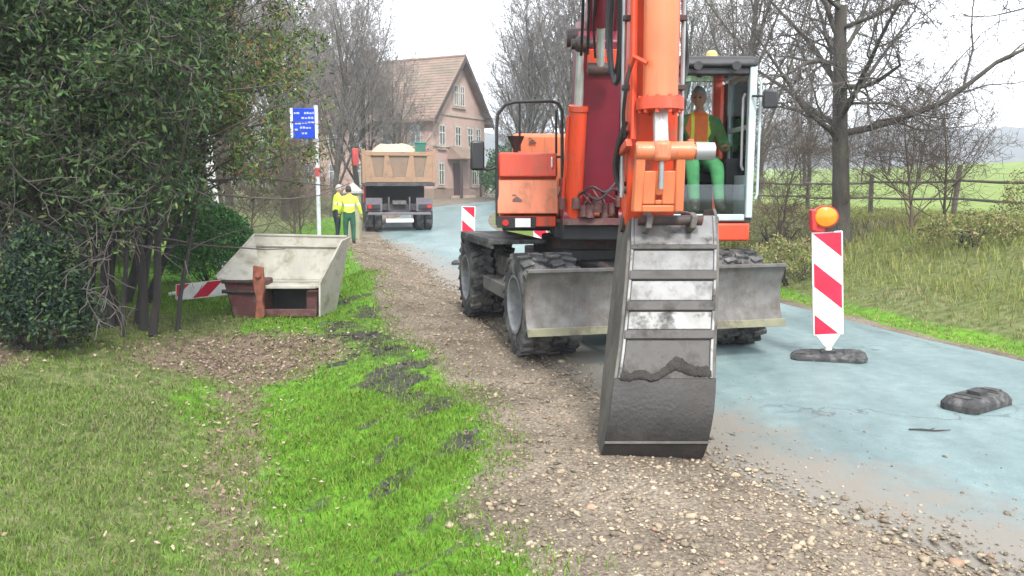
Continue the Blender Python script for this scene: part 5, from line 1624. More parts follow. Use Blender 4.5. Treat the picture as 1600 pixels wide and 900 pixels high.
m = MB(); m.span(-W2, W2, .06, 4.6, zb0 + .02, zb0 + .14)
for sx in (-1, 1): m.hexa([(sx * W2 - .03, .05, zb0 + .1), (sx * W2 + .03, .05, zb0 + .1), (sx * W2 + .03, 4.6, zb0 + .1), (sx * W2 - .03, 4.6, zb0 + .1), (sx * W2 - .03, .0, zb1), (sx * W2 + .03, .0, zb1), (sx * W2 + .03, 4.6, zb1), (sx * W2 - .03, 4.6, zb1)])
m.span(-W2, W2, 4.55, 4.62, zb0, zb1 + .25)
m.build('tipper_body', 'tan_body_paint', tr, .02)
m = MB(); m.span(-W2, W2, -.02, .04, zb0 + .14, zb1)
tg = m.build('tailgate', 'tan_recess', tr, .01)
m = MB(); m.span(-W2 - .04, W2 + .04, -.09, -.02, zb1 - .13, zb1 + .02); m.build('top_rail', 'tan_body_paint', tg, .015)
m = MB(); m.span(-W2 - .04, W2 + .04, -.09, -.02, zb0 + .14, zb0 + .32); m.build('bottom_rail', 'tan_body_paint', tg, .015)
m = MB(); m.span(-W2 - .02, W2 + .02, -.12, .05, zb0 + .0, zb0 + .13); m.build('tail_bar', 'truck_frame', tg, .015)
# ribs leave three trapezoid recesses
za, zc = zb0 + .32, zb1 - .13
for (xa0, xa1, xb0, xb1) in ((-W2 - .03, -.86, -W2 - .03, -1.02), (-.60, -.20, -.52, -.38), (.20, .60, .38, .52), (.86, W2 + .03, 1.02, W2 + .03)):
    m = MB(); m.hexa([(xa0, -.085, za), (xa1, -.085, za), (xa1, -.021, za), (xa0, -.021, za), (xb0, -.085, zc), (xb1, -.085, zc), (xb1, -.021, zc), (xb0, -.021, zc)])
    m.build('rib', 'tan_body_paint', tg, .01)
for sx in (-1, 1):
    m = MB(); m.span(sx * W2 - .06, sx * W2 + .06, -.10, .12, zb0 + .1, zb1 + .12); m.build('corner_post', 'tan_body_paint', tr, .015)
m = MB(); m.span(-.42, .42, .3, 6.6, .62, .95); m.span(-1.15, 1.15, .35, .6, .75, 1.0); m.build('chassis', 'truck_frame', tr, .01)
m = MB(); m.span(-1.15, 1.15, 2.75, 2.85, .55, zb0); m.build('dark_underbody_sheet', 'black_metal', tr)  # black sheet added so the space under the body stays dark
def truck_wheel(x, y):
    m = MB(); w = .29
    m.lathe((x, y, .52), (1, 0, 0), [(-w/2, .3), (-w/2, .45), (-w/2 + .04, .52), (w/2 - .04, .52), (w/2, .45), (w/2, .3)], 26)
    o = m.build('wheel', 'tyre_rubber', tr)
    m = MB(); m.lathe((x, y, .52), (1, 0, 0), [(-w/2 + .02, .3), (-.05, .22), (-.05, 0)], 20, closed=False); m.lathe((x, y, .52), (1, 0, 0), [(w/2 - .02, .3), (.05, .22), (.05, 0)], 20, closed=False); m.build('rim', 'truck_rear_grey', o)
for y in (.75, 2.1):
    for x in (-1.10, -.77, .77, 1.10): truck_wheel(x, y)
for x in (-1.08, 1.08): truck_wheel(x, 5.9)
for sx in (-1, 1):
    m = MB(); m.span(sx * .62, sx * 1.22, .18, .22, .72, 1.22); m.build('mud_flap', 'truck_rear_grey', tr, .01)
    m = MB(); m.span(sx * .70, sx * 1.18, .05, .17, .82, .98); lb = m.build('lamp_bar', 'black_metal', tr, .01)
    m = MB(); m.span(sx * 1.02, sx * 1.16, .03, .049, .84, .96); m.build('tail_lamp', 'red_lens', lb)
m = MB(); m.span(-1.15, 1.15, .0, .12, .60, .70); m.build('rear_bumper', 'truck_rear_grey', tr, .015)
m = MB(); m.span(-.5, .5, -.04, -.015, .33, .46); m.build('number_plate', 'white_plate', tr)
m = MB(); m.span(-.48, -.42, .0, .04, .46, .62); m.span(.42, .48, .0, .04, .46, .62); m.span(-.5, .5, -.01, .03, .33, .46); m.build('plate_bracket', 'truck_rear_grey', tr)
m = MB(); m.span(-.25, .25, .1, .3, .98, 1.12); m.tube([(-.38, .2, .75), (-.38, .2, 1.25)], .03, 8); m.tube([(.38, .2, .75), (.38, .2, 1.25)], .03, 8); m.build('tow_hitch', 'blade_steel', tr, .01)
m = MB(); m.span(-1.2, 1.2, 5.05, 6.9, .9, 2.85); m.build('cab', 'truck_red', tr, .08, seg=3)
for sx in (-1, 1):
    m = MB(); m.span(sx * 1.36, sx * 1.62, 6.1, 6.22, tzp(262) * 1.0 + .2, tzp(236) + .35); mi = m.build('mirror', 'truck_red', tr, .03)
    m = MB(); m.tube([(sx * 1.2, 6.3, 2.6), (sx * 1.45, 6.22, 2.55)], .02, 8); m.build('mirror_arm', 'black_metal', mi)
# load
def lump(name, label, cat, c, ext, matl, seed, yaw):
    global ORG
    ORG = Vector(c)
    vs, fs = [], []
    n_, m_ = 36, 22
    for j in range(m_ + 1):
        for i in range(n_ + 1):
            u, v_ = i / n_ * 2 - 1, j / m_ * 2 - 1
            e = max(0, 1 - abs(u) ** 3) * max(0, 1 - abs(v_) ** 3)
            h = ext[2] * e * (.75 + .45 * float(fbm(u * 2.2 + seed, v_ * 2.2, seed))) + .05 * float(fbm(u * 9, v_ * 9, seed + 2))
            x, y = u * ext[0], v_ * ext[1]
            vs.append(ORG + Vector((x * math.cos(yaw) - y * math.sin(yaw), x * math.sin(yaw) + y * math.cos(yaw), h)))
    for j in range(m_):
        for i in range(n_):
            a = j * (n_ + 1) + i; fs.append((a, a + 1, a + n_ + 2, a + n_ + 1))
    m = MB(); m.add(vs, fs)
    return tag(m.build(name, matl), label, cat)
def TL(x, y, z): return Vector((TX + x * math.cos(TA) - y * math.sin(TA), TY + x * math.sin(TA) + y * math.cos(TA), tz + z))
lump('sand_heap', 'heap of pale sand loaded in the dump truck', 'sand', TL(-.08, 2.2, zb1 - .35), (1.15, 2.1, .75), 'sand', 3, TA)
mat('green_plastic', (0.03, 0.15, 0.10), 0.5, 0, (0.02, 0.11, 0.075), 5, 0.6)
ORG = TL(.82, .45, zb1 - .3)
gt = thing('green_container', 'dark green plastic bin standing on the truck load', 'bin', ORG)
gt.rotation_euler = (0, 0, TA); ORG = Vector((0, 0, 0))
m = MB(); m.hexa([(-.16, -.16, 0), (.16, -.16, 0), (.16, .16, 0), (-.16, .16, 0), (-.2, -.2, .62), (.2, -.2, .62), (.2, .2, .62), (-.2, .2, .62)]); m.build('body', 'green_plastic', gt, .02)
m = MB(); m.span(-.22, .22, -.22, .22, .62, .69); m.build('lid', 'green_plastic', gt, .02)

# ------------------------------------------------------------------ house behind
mat('pink_render', (0.47, 0.325, 0.285), 0.85, 0, (0.40, 0.275, 0.24), 1.2, 0.7, bump=0.1, dirt=(0.33, 0.245, 0.215), dscale=.8, dpos=(0.5, 0.8))
mat('tan_plinth', (0.26, 0.19, 0.15), 0.9, 0, (0.20, 0.15, 0.12), 2, 0.7)
mat('clay_roof', (0.26, 0.175, 0.14), 0.8, 0, (0.18, 0.125, 0.10), 1.6, 0.8, dirt=(0.13, 0.12, 0.085), dscale=.5, dpos=(0.45, 0.7))
mat('barge_board', (0.07, 0.05, 0.045), 0.8)
mat('white_frame', (0.55, 0.53, 0.50), 0.6)
mat('sandstone_trim', (0.45, 0.36, 0.29), 0.85)
mat('door_wood', (0.06, 0.022, 0.022), 0.6)
HC = Vector((-5.57, 60.0, float(rise(60)) - .05)); HN = Vector((.883, -.469, 0)); HWd = Vector((.469, .883, 0)); HL = -HN
HGW, HLEN = 7.3, 13.5
zE, zR = at(757, 187, 66.4).z - HC.z, at(727, 92, 63.2).z - HC.z
def hp(t, l_, z, n_=0): return HC + HWd * t + HL * l_ + Vector((0, 0, z)) + HN * n_
ho = thing('gabled_house', 'pink gabled house with steep tiled roof at the bend of the lane', 'house', HC)
m = MB(); m.prism([hp(0, 0, -.5), hp(HGW, 0, -.5), hp(HGW, 0, zE), hp(HGW / 2, 0, zR - .1), hp(0, 0, zE)], HL * HLEN)
wall = m.build('wall', 'pink_render', ho)
m = MB(); m.prism([hp(-.04, -.06, -.5), hp(HGW + .04, -.06, -.5), hp(HGW + .04, -.06, .8), hp(-.04, -.06, .8)], HL * (HLEN + .1)); m.build('plinth', 'tan_plinth', ho)
for z in (3.75, zE - .05):
    m = MB(); m.prism([hp(-.05, 0, z, .07), hp(HGW + .05, 0, z, .07), hp(HGW + .05, 0, z + .22, .07), hp(-.05, 0, z + .22, .07)], HL * .08); m.build('string_course', 'sandstone_trim', ho)
# roof: two slopes with overhang, barge boards, tile courses as raised rows
sl = (zR - zE) / (HGW / 2)
for side in (0, 1):
    e = -.55 if side == 0 else HGW + .55
    ze = zE - .55 * sl
    m = MB(); m.prism([hp(e, -.55, ze), hp(HGW / 2, -.55, zR), hp(HGW / 2, -.55, zR + .18), hp(e, -.55, ze + .18)], HL * (HLEN + 1.1))
    rf_ = m.build('roof_slope', 'clay_roof', ho)
    m = MB(); m.prism([hp(e, -.60, ze - .22), hp(HGW / 2, -.60, zR - .2), hp(HGW / 2, -.60, zR + .22), hp(e, -.60, ze + .22)], HL * .045); m.build('barge_board', 'barge_board', rf_)
    for k in range(1, 22):
        f_ = k / 22; t = e + (HGW / 2 - e) * f_; z = ze + (zR - ze) * f_ + .18
        m = MB(); m.prism([hp(t, -.55, z - .005), hp(t + (HGW / 2 - e) / 22, -.55, z + (zR - ze) / 22 - .005), hp(t, -.55, z + .05)], HL * (HLEN + 1.1)); m.build('tile_course', 'clay_roof', rf_, angle=0)
m = MB(); m.tube([hp(HGW / 2, -.55, zR + .2), hp(HGW / 2, HLEN + .5, zR + .2)], .12, 8); m.build('ridge', 'clay_roof', ho)
m = MB(); c = hp(HGW / 2 + .4, 8.5, zR + .2); m.box(c, (.7, .7, 2.2), Matrix((HWd, HL, ZU)).transposed()); m.build('chimney', 'tan_plinth', ho, .03)
def window(t, z0, w, h, gable=True):
    def g(a, b, n_): return (hp(t + a, 0, z0 + b, n_) if gable else HC + HL * (t + a) - HWd * n_ + Vector((0, 0, z0 + b)))
    nv = HN if gable else -HWd
    def bar(a0, a1, b0, b1, n0, d):
        m_ = MB(); m_.prism([g(a0, b0, n0), g(a1, b0, n0), g(a1, b1, n0), g(a0, b1, n0)], nv * d); return m_
    o = bar(-w / 2 - .14, w / 2 + .14, -.10, h + .18, .004, .03).build('window', 'sandstone_trim', ho)
    bar(-w / 2, w / 2, 0, h, .036, .008).build('pane', 'house_glass', o)
    fr = MB()
    for q in (bar(-w / 2, -w / 2 + .08, 0, h, .046, .04), bar(w / 2 - .08, w / 2, 0, h, .046, .04), bar(-w / 2 + .08, w / 2 - .08, 0, .08, .046, .04), bar(-w / 2 + .08, w / 2 - .08, h - .08, h, .046, .04), bar(-.04, .04, .08, h - .08, .046, .038), bar(-w / 2 + .08, -.04, h * .62, h * .62 + .07, .046, .036), bar(.04, w / 2 - .08, h * .62, h * .62 + .07, .046, .036)):
        fr.add(q.v, q.f)
    fr.build('frame', 'white_frame', o)
    bar(-w / 2 - .18, w / 2 + .18, -.18, -.10, .004, .14).build('sill', 'sandstone_trim', o)
zw = at(716, 232, 63).z - HC.z
for t in (1.15, 3.3, 5.05, 6.25): window(t, zw, .78, 1.6)
za_ = at(715, 166, 63).z - HC.z
for t in (3.05, 3.95): window(t, za_, .6, 1.5)
for t in (1.0, 5.6, 6.55): window(t, 1.05, .72, 1.6)
for t in (1.4, 3.9, 6.4, 8.9, 11.4):
    window(t, zw, .9, 1.6, False); window(t, 1.05, .9, 1.6, False)
m = MB(); m.prism([hp(2.65, 0, .3, .065), hp(3.75, 0, .3, .065), hp(3.75, 0, 2.65, .065), hp(2.65, 0, 2.65, .065)], HN * .04); dd_ = m.build('door', 'door_wood', ho)
m = MB(); m.cyl(hp(3.6, 0, 1.4, .11), hp(3.6, 0, 1.4, .2), .04, n=10); m.build('handle', 'pipe_steel', dd_)
m = MB(); m.prism([hp(1.9, 0, 3.05, 1.3), hp(4.9, 0, 3.05, 1.3), hp(4.9, 0, 3.15, 1.3), hp(4.7, 0, 3.85, .0), hp(2.1, 0, 3.85, .0), hp(1.9, 0, 3.15, 1.3)][:4] + [hp(1.9, 0, 3.15, 1.3)], HN * -.06)
po = MB(); po.add([hp(1.8, 0, 3.0, 1.3), hp(4.9, 0, 3.0, 1.3), hp(4.6, 0, 3.85, .08), hp(2.1, 0, 3.85, .08), hp(1.8, 0, 2.9, 1.3), hp(4.9, 0, 2.9, 1.3), hp(4.9, 0, 2.9, .08), hp(1.8, 0, 2.9, .08)],
                  [(0, 1, 2, 3), (4, 5, 1, 0), (5, 6, 2, 1), (7, 4, 0, 3), (6, 7, 3, 2), (7, 6, 5, 4)])
pr_ = po.build('porch_roof', 'clay_roof', ho)
for t in (1.95, 4.75):
    m = MB(); m.box(hp(t, 0, 1.45, 1.15), (.16, .16, 2.9), Matrix((HWd, HL, ZU)).transposed()); m.build('porch_post', 'barge_board', pr_)
m = MB(); m.prism([hp(2.2, 0, -.2, .1), hp(4.2, 0, -.2, .1), hp(4.2, 0, .28, .1), hp(2.2, 0, .28, .1)], HN * .9); m.build('doorstep', 'sandstone_trim', ho)

# ------------------------------------------------------------------ trees
mat('bark_grey', (0.085, 0.075, 0.065), 0.95, 0, (0.05, 0.045, 0.04), 9, 0.8, bump=0.6, bscale=30, stretch=(1, 1, .3), dirt=(0.085, 0.10, 0.05), dscale=2, dpos=(0.52, 0.7))
mat('twig_grey', (0.105, 0.092, 0.085), 0.9, 0, (0.075, 0.065, 0.06), 3, 0.6)
mat('twig_pale', (0.19, 0.172, 0.16), 0.9, 0, (0.13, 0.118, 0.11), 3, 0.6)
mat('bark_dark', (0.045, 0.042, 0.04), 0.95, 0, (0.028, 0.026, 0.025), 9, 0.8, bump=0.5, stretch=(1, 1, .3))
mat('twig_dark', (0.06, 0.055, 0.05), 0.9)
mat('twig_brown', (0.115, 0.085, 0.065), 0.9, 0, (0.08, 0.06, 0.05), 3, 0.6)
mat('birch_bark', (0.68, 0.68, 0.66), 0.7, 0, (0.60, 0.60, 0.58), 5, 0.5, dirt=(0.05, 0.045, 0.04), dscale=6, dpos=(0.58, 0.64), stretch=(1, 1, 3))

class Grow:
    def __init__(s, seed):
        s.r = random.Random(seed); s.lines = []; s.tips = []
    def branch(s, p, d, L, r0, lev, P):
        r = s.r
        n = P['seg'][min(lev, len(P['seg']) - 1)]
        pts, rad = [p.copy()], [r0]
        wob, trop = P['wob'][min(lev, len(P['wob']) - 1)], P['trop'][min(lev, len(P['trop']) - 1)]
        rend = r0 * P['taper'][min(lev, len(P['taper']) - 1)]
        q = p.copy(); d = d.normalized()
        dirs = [d.copy()]
        for i in range(n):
            d = (d + Vector((r.gauss(0, wob), r.gauss(0, wob), r.gauss(0, wob))) + Vector((0, 0, trop))).normalized()
            q = q + d * (L / n)
            pts.append(q.copy()); rad.append(r0 + (rend - r0) * (i + 1) / n); dirs.append(d.copy())
        s.lines.append((pts, rad, lev))
        if lev >= P['levels']:
            s.tips += pts[1:]
            return
        k = P['kids'][lev]
        k = max(1, int(round(k * r.uniform(.8, 1.2))))
        az = r.uniform(0, 6.28)
        for j in range(k):
            f = P['start'][lev] + (1 - P['start'][lev]) * ((j + r.uniform(.1, .9)) / k)
            i = min(int(f * n), n - 1); t = f * n - i
            b = pts[i].lerp(pts[i + 1], t); rb = rad[i] + (rad[i + 1] - rad[i]) * t
            dd = dirs[i + 1]
            x, y, _ = basis(dd)
            az += 2.4 + r.uniform(-.5, .5)
            ang = R(r.uniform(*P['ang'][min(lev, len(P['ang']) - 1)]))
            nd = dd * math.cos(ang) + (x * math.cos(az) + y * math.sin(az)) * math.sin(ang)
            LL = L * P['ratio'][min(lev, len(P['ratio']) - 1)] * r.uniform(.7, 1.2) * (1.15 - .55 * f if lev == 0 else 1.1 - .5 * f)
            s.branch(b, nd, LL, max(rb * P['rr'][min(lev, len(P['rr']) - 1)] * r.uniform(.8, 1.1), P['rmin']), lev + 1, P)

def tubes_np(lines, sides):
    vs, fs = [], []
    off = 0
    for pts, rad, lev in lines:
        n = sides[min(lev, len(sides) - 1)]
        pts = np.array([tuple(p) for p in pts]); m_ = len(pts)
        d = np.gradient(pts, axis=0); d /= np.linalg.norm(d, axis=1)[:, None] + 1e-9
        ref = np.array([0.0, 0, 1]) if abs(d[0, 2]) < .9 else np.array([1.0, 0, 0])
        x = np.cross(ref, d); x /= np.linalg.norm(x, axis=1)[:, None] + 1e-9
        y = np.cross(d, x)
        a = np.arange(n) * 2 * math.pi / n
        ring = pts[:, None] + (x[:, None] * np.cos(a)[None, :, None] + y[:, None] * np.sin(a)[None, :, None]) * np.array(rad)[:, None, None]
        vs.append(ring.reshape(-1, 3))
        i, k = np.meshgrid(np.arange(m_ - 1), np.arange(n), indexing='ij')
        k2 = (k + 1) % n
        fs.append(np.stack([i * n + k, i * n + k2, (i + 1) * n + k2, (i + 1) * n + k], -1).reshape(-1, 4) + off)
        off += m_ * n
    return np.concatenate(vs), np.concatenate(fs)

OAK = dict(levels=4, seg=[9, 7, 5, 4, 3], wob=[.05, .13, .17, .2, .22], trop=[.02, .05, .04, .03, .01], taper=[.35, .3, .35, .4, .5], kids=[15, 9, 7, 5], start=[.24, .15, .12, .1], ang=[(40, 74), (30, 62), (30, 62), (25, 60)], ratio=[.60, .56, .54, .55], rr=[.5, .52, .56, .6], rmin=.0065)
UP = dict(OAK, ang=[(18, 38), (20, 42), (22, 45), (22, 50)], ratio=[.62, .5, .48, .5], kids=[18, 9, 7, 4], rmin=.012, start=[.12, .15, .1, .1], trop=[.03, .09, .06, .04, .03], wob=[.04, .08, .12, .16, .2])
BUSHY = dict(OAK, ang=[(25, 60), (25, 60), (30, 65), (30, 65)], ratio=[.75, .55, .5, .5], kids=[18, 7, 6, 4], start=[.05, .1, .1, .1], rmin=.006)

def tree_meshes(name, seed, H, r0, P, bark, twig, split=1, lean=(0, 0)):
    g = Grow(seed)
    g.branch(Vector((0, 0, -.15)), Vector((lean[0], lean[1], 1)), H * .82, r0, 0, P)
    tr_ = [l_ for l_ in g.lines if l_[2] <= split]; tw_ = [l_ for l_ in g.lines if l_[2] > split]
    # root flare
    pts, rad, lev = tr_[0]; rad[0] *= 1.35
    v, f = tubes_np(tr_, [12, 7, 5])
    a = np_mesh(name + '_trunk', v, f, MATS[bark], smoothf=True)
    v, f = tubes_np(tw_, [6, 5, 4, 3, 3])
    b = np_mesh(name + '_crown', v, f, MATS[twig], smoothf=True)
    return a, b, g

def place_tree(name, label, meshes, x, y, rot=0, sc=1.0, group=None, cat='tree', zoff=0.0, crown='crown'):
    z = float(height(x, y)[0]) + zoff
    t = thing(name, label, cat, (x, y, z), group)
    t.rotation_euler = (0, 0, rot); t.scale = (sc, sc, sc)
    link_mesh('trunk', meshes[0], t); link_mesh(crown, meshes[1], t)
    return t

FORK = dict(OAK, seg=[8, 8, 6, 4, 3], taper=[.62, .22, .3, .4, .5], kids=[17, 11, 8, 5], start=[.42, .08, .1, .1], ang=[(28, 88), (30, 65), (30, 65), (25, 60)], ratio=[.98, .46, .5, .55], rr=[.46, .46, .55, .6], wob=[.04, .12, .17, .2, .22], trop=[.02, .035, .02, .02, .01])
tF = tree_meshes('ash', 9, 5.6, .175, FORK, 'bark_grey', 'twig_grey')
tA = tree_meshes('oak', 5, 9.5, .20, OAK, 'bark_grey', 'twig_grey')
tB = tree_meshes('lime', 17, 10.5, .19, OAK, 'bark_grey', 'twig_grey')
tC = tree_meshes('poplar', 23, 13, .20, UP, 'bark_grey', 'twig_pale')
tD = tree_meshes('thicket', 31, 4.5, .05, BUSHY, 'twig_brown', 'twig_brown', 0)
tE = tree_meshes('alder', 41, 12, .17, UP, 'bark_grey', 'twig_pale')

place_tree('bare_tree', 'large bare tree with dark trunk directly behind the amber lamp beacon', tF, 6.25, 16.0, R(60), 1.0, 'bare trees along the right bank')
place_tree('bare_tree', 'bare tree overhanging from the far right edge of the bank', tB, 10.6, 15.2, R(200), 1.0, 'bare trees along the right bank')
place_tree('bare_tree', 'bare tree with upright trunk right behind the excavator cab roof', tE, 8.3, 30.5, R(30), .95, 'bare trees along the right bank')
place_tree('bare_tree', 'slim bare tree on the field beyond the fence, right of the large trunk', tB, 22.5, 47, R(120), .5, 'bare trees along the right bank')
place_tree('bare_tree', 'bare tree between the excavator stick and the cab, far behind', tC, 8.0, 42, R(10), .8, 'bare trees along the right bank')
copse = [(27.5, 62, 80, .5, tB), (23.5, 60, 140, .55, tB), (20, 58, 20, .62, tA), (17.5, 50, 170, .7, tE), (16.5, 56, 250, .66, tA), (13, 55, 310, .7, tA), (11.5, 48, 30, .8, tC)]
copse.sort(key=lambda q: -q[0] / q[1])
for (x, y, rot, sc, me_), nm in zip(copse, ('rightmost', 'second from the right', 'third from the right', 'middle', 'third from the left', 'second from the left', 'leftmost')):
    place_tree('bare_tree', 'low bare tree in the copse on the field edge, %s of seven' % nm, me_, x, y, R(rot), sc, 'copse on the far field edge')
# behind the house bend, left of the stick
for i, (x, y, rot, sc, me_, lb) in enumerate(((.6, 50, 0, .95, tC, 'tall upright bare tree directly above the hand rail'), (2.9, 47, 100, .95, tC, 'tall upright bare tree between hand rail and boom'), (3.9, 58, 200, 1.1, tE, 'bare grey tree behind the lift cylinder'), (.2, 66, 40, .8, tE, 'small bare tree just right of the house gable'), (1.8, 60, 250, .9, tC, 'bare tree behind the hand rail, further back'), (5.2, 49, 300, .9, tC, 'bare tree hidden mostly behind the boom'))):
    place_tree('bare_tree', lb, me_, x, y, R(rot), sc, 'bare trees behind the lane bend')
# behind the truck, left of the house
for i, (x, y, rot, sc, me_, lb) in enumerate(((-8.2, 47, 10, .95, tE, 'bare tree with dark stem rising directly behind the dump truck'), (-7.0, 50, 130, .72, tA, 'spreading bare tree in front of the house roof'), (-11.6, 45, 220, .95, tC, 'bare grey tree left of the truck, above the gate pillar'), (-14.5, 42, 80, .9, tE, 'bare tree behind the blue sign'), (-10.2, 38, 300, .75, tC, 'slender bare tree between blue sign and truck'), (-18.5, 40, 20, .9, tB, 'bare tree far left, seen through the evergreen branches'), (-8.9, 42, 60, .8, tC, 'bare tree close behind the truck cab, left of the dark stem'), (-12.8, 50, 150, 1.05, tC, 'tall bare tree far behind the gate pillar'), (-9.6, 53, 260, .95, tC, 'tall bare tree rising above the left end of the house roof'), (-6.1, 45, 330, .62, tE, 'low bare tree in front of the house eaves, above the sand heap'), (-16.0, 48, 200, 1.0, tC, 'tall bare tree at the left, above the birch'))):
    place_tree('bare_tree', lb, me_, x, y, R(rot), sc, 'bare trees behind the dump truck')

# saplings and scrub on the right bank and along the field
for (x, y, rot, sc, lb) in ((5.3, 16.6, 0, .55, 'thin bare sapling left of the large trunk'), (7.3, 15.4, 90, .62, 'thin bare sapling right of the large trunk'), (8.3, 16.2, 200, .6, 'bare sapling by the fence, well right of the large trunk'), (9.4, 13.4, 310, .45, 'bare sapling near the right edge of the bank'), (4.6, 20.5, 45, .6, 'bare sapling on the bank beside the cab mirror')):
    place_tree('sapling', lb, tD, x, y, R(rot), sc, 'saplings on the right bank', 'shrub')
for k, (x, y, sc) in enumerate(((13.5, 46, .95), (16.0, 47, .9), (18.6, 49, .85), (11.2, 44, 1.0), (21.0, 51, .8))):
    place_tree('field_scrub', 'brown scrub beyond the fence, %s of five from the cab' % ('second', 'third', 'fourth', 'first', 'fifth')[k], tD, x, y, R(77 * k), sc, 'scrub along the field edge', 'shrub')
# birch with white bark
bi = tree_meshes('birch', 53, 8, .105, dict(UP, kids=[9, 6, 5, 3], start=[.35, .15, .1, .1]), 'birch_bark', 'twig_dark', 0)
bx_ = at(342, 300, 17.5)
place_tree('birch_tree', 'white birch trunk rising behind the round clipped bush', bi, bx_.x, 17.5, 0, 1.0)

# leafless brown thicket along the left boundary
tk = [(-7.6, 24.5, 0, .75), (-8.8, 23, 60, .85), (-10.2, 22, 130, .9), (-11.6, 21.5, 190, .95), (-6.9, 27.5, 240, .7), (-9.6, 27, 20, .95), (-13.2, 20.5, 100, 1.0), (-8.0, 31, 300, .9), (-11.0, 30, 160, 1.0), (-6.4, 24.8, 80, .45)]
lbs = ['right behind the blue sign post', 'just left of the blue sign post', 'behind the round clipped bush', 'behind the birch trunk', 'behind the pair of workers', 'behind the sign, further back', 'at the far left behind the evergreen stems', 'left of the dump truck', 'deep behind the birch', 'small, at the foot of the sign post']
for (x, y, rot, sc), lb in zip(tk, lbs):
    place_tree('thicket_shrub', 'bare brown twiggy shrub ' + lb, tD, x, y, R(rot), sc, 'brown shrubs along the left boundary', 'shrub')

# ------------------------------------------------------------------ leafy evergreens
def leaf_cloud(name, pts, per, spread, size, tones, material, droop=.0, asp=.33, seed=1):
    rg = np.random.default_rng(seed)
    pts = np.repeat(np.asarray([tuple(p) for p in pts]), per, 0)
    n = len(pts)
    c = pts + rg.normal(0, spread, (n, 3))
    a = rg.normal(0, 1, (n, 3)); a[:, 2] -= droop; a /= np.linalg.norm(a, axis=1)[:, None]
    b = np.cross(a, rg.normal(0, 1, (n, 3))); b /= np.linalg.norm(b, axis=1)[:, None] + 1e-9
    L = size * rg.uniform(.6, 1.3, n)[:, None]
    P4 = np.stack([c - a * L, c + b * L * asp, c + a * L, c - b * L * asp], 1).reshape(-1, 3)
    F = np.arange(n * 4).reshape(-1, 4)
    t = np.array(tones); k = rg.integers(0, len(t), n)
    C = t[k] * rg.uniform(.65, 1.35, (n, 1))
    return np_mesh(name, P4, F, material, C)
LEAF = attr_mat('evergreen_leaf', 'tone', 0.65, 0.22, 0.12)
# multi-stemmed dark evergreen at the left: several stems, drooping crown
def evergreen(name, label, x, y, stems, seed, tones, per, spread, size, bark='bark_dark', crown_only_above=1.3, P=None, group=None, keep=None):
    z = float(height(x, y)[0])
    t = thing(name, label, 'tree', (x, y, z), group)
    rr_ = random.Random(seed)
    tips = []; tw_all = []
    for i, (dx, dy, lx, ly, H, r0) in enumerate(stems):
        g = Grow(seed * 10 + i)
        g.branch(Vector((dx, dy, -.1)), Vector((lx, ly, 1)), H, r0, 0, P)
        v, f = tubes_np([l_ for l_ in g.lines if l_[2] == 0], [8])
        link_mesh('trunk', np_mesh('trunk', v, f, MATS[bark], smoothf=True), t)
        tw_all += [l_ for l_ in g.lines if l_[2] > 0 and (keep is None or l_[2] < 2 or all(keep(Vector((x, y, z)) + p) for p in l_[0]))]
        tips += [p for l_ in g.lines if l_[2] >= 2 for p in l_[0][1:] if p.z > crown_only_above + rr_.uniform(-.35, .35) and (keep is None or keep(Vector((x, y, z)) + p))]
    v, f = tubes_np(tw_all, [5, 5, 3, 3, 3])
    link_mesh('branches', np_mesh('branches', v, f, MATS['twig_grey'], smoothf=True), t)
    link_mesh('crown', leaf_cloud('crown', tips, per, spread, size, tones, LEAF, .3, .3, seed), t)
    print(label[:30], 'leaves', len(tips) * per)
    return t
EVG = dict(levels=3, seg=[9, 6, 5, 4], wob=[.07, .14, .2, .22], trop=[.02, .02, -.02, -.04], taper=[.3, .3, .35, .5], kids=[15, 8, 6], start=[.22, .12, .1], ang=[(40, 85), (35, 70), (30, 70)], ratio=[.50, .48, .5], rr=[.42, .5, .6], rmin=.0045)
def window_to_sign(p):
    """the hedge cutters kept the sight line to the sign and the lane free"""
    d = p.y
    if d < 3: return True
    zc = d * math.cos(PITCH) - (p.z - EYE) * math.sin(PITCH); yc = d * math.sin(PITCH) + (p.z - EYE) * math.cos(PITCH)
    px, py = 800 + FPX * p.x / zc, 450 - FPX * yc / zc
    if 448 < px < 506 and 158 < py < 224: return False
    if 324 < px < 362 and 218 < py < 332: return False
    if px > 512: return 118 < py < 168 and px < 560
    if px > 470 and py > 300: return False
    return random.random() < 1.0 - max(0.0, (px - 430) / 120)
def dark_side(p):
    zc = p.y * math.cos(PITCH) - (p.z - EYE) * math.sin(PITCH)
    px = 800 + FPX * p.x / zc; py = 450 - FPX * (p.y * math.sin(PITCH) + (p.z - EYE) * math.cos(PITCH)) / zc
    if 324 < px < 362 and 218 < py < 332: return False
    return px < 300 + 90 * mnoise.noise(p * 1.5) + random.uniform(-25, 25)
DK = [(0.035, 0.068, 0.026), (0.060, 0.105, 0.036), (0.095, 0.125, 0.045), (0.024, 0.046, 0.022), (0.055, 0.115, 0.032), (0.045, 0.085, 0.03)]
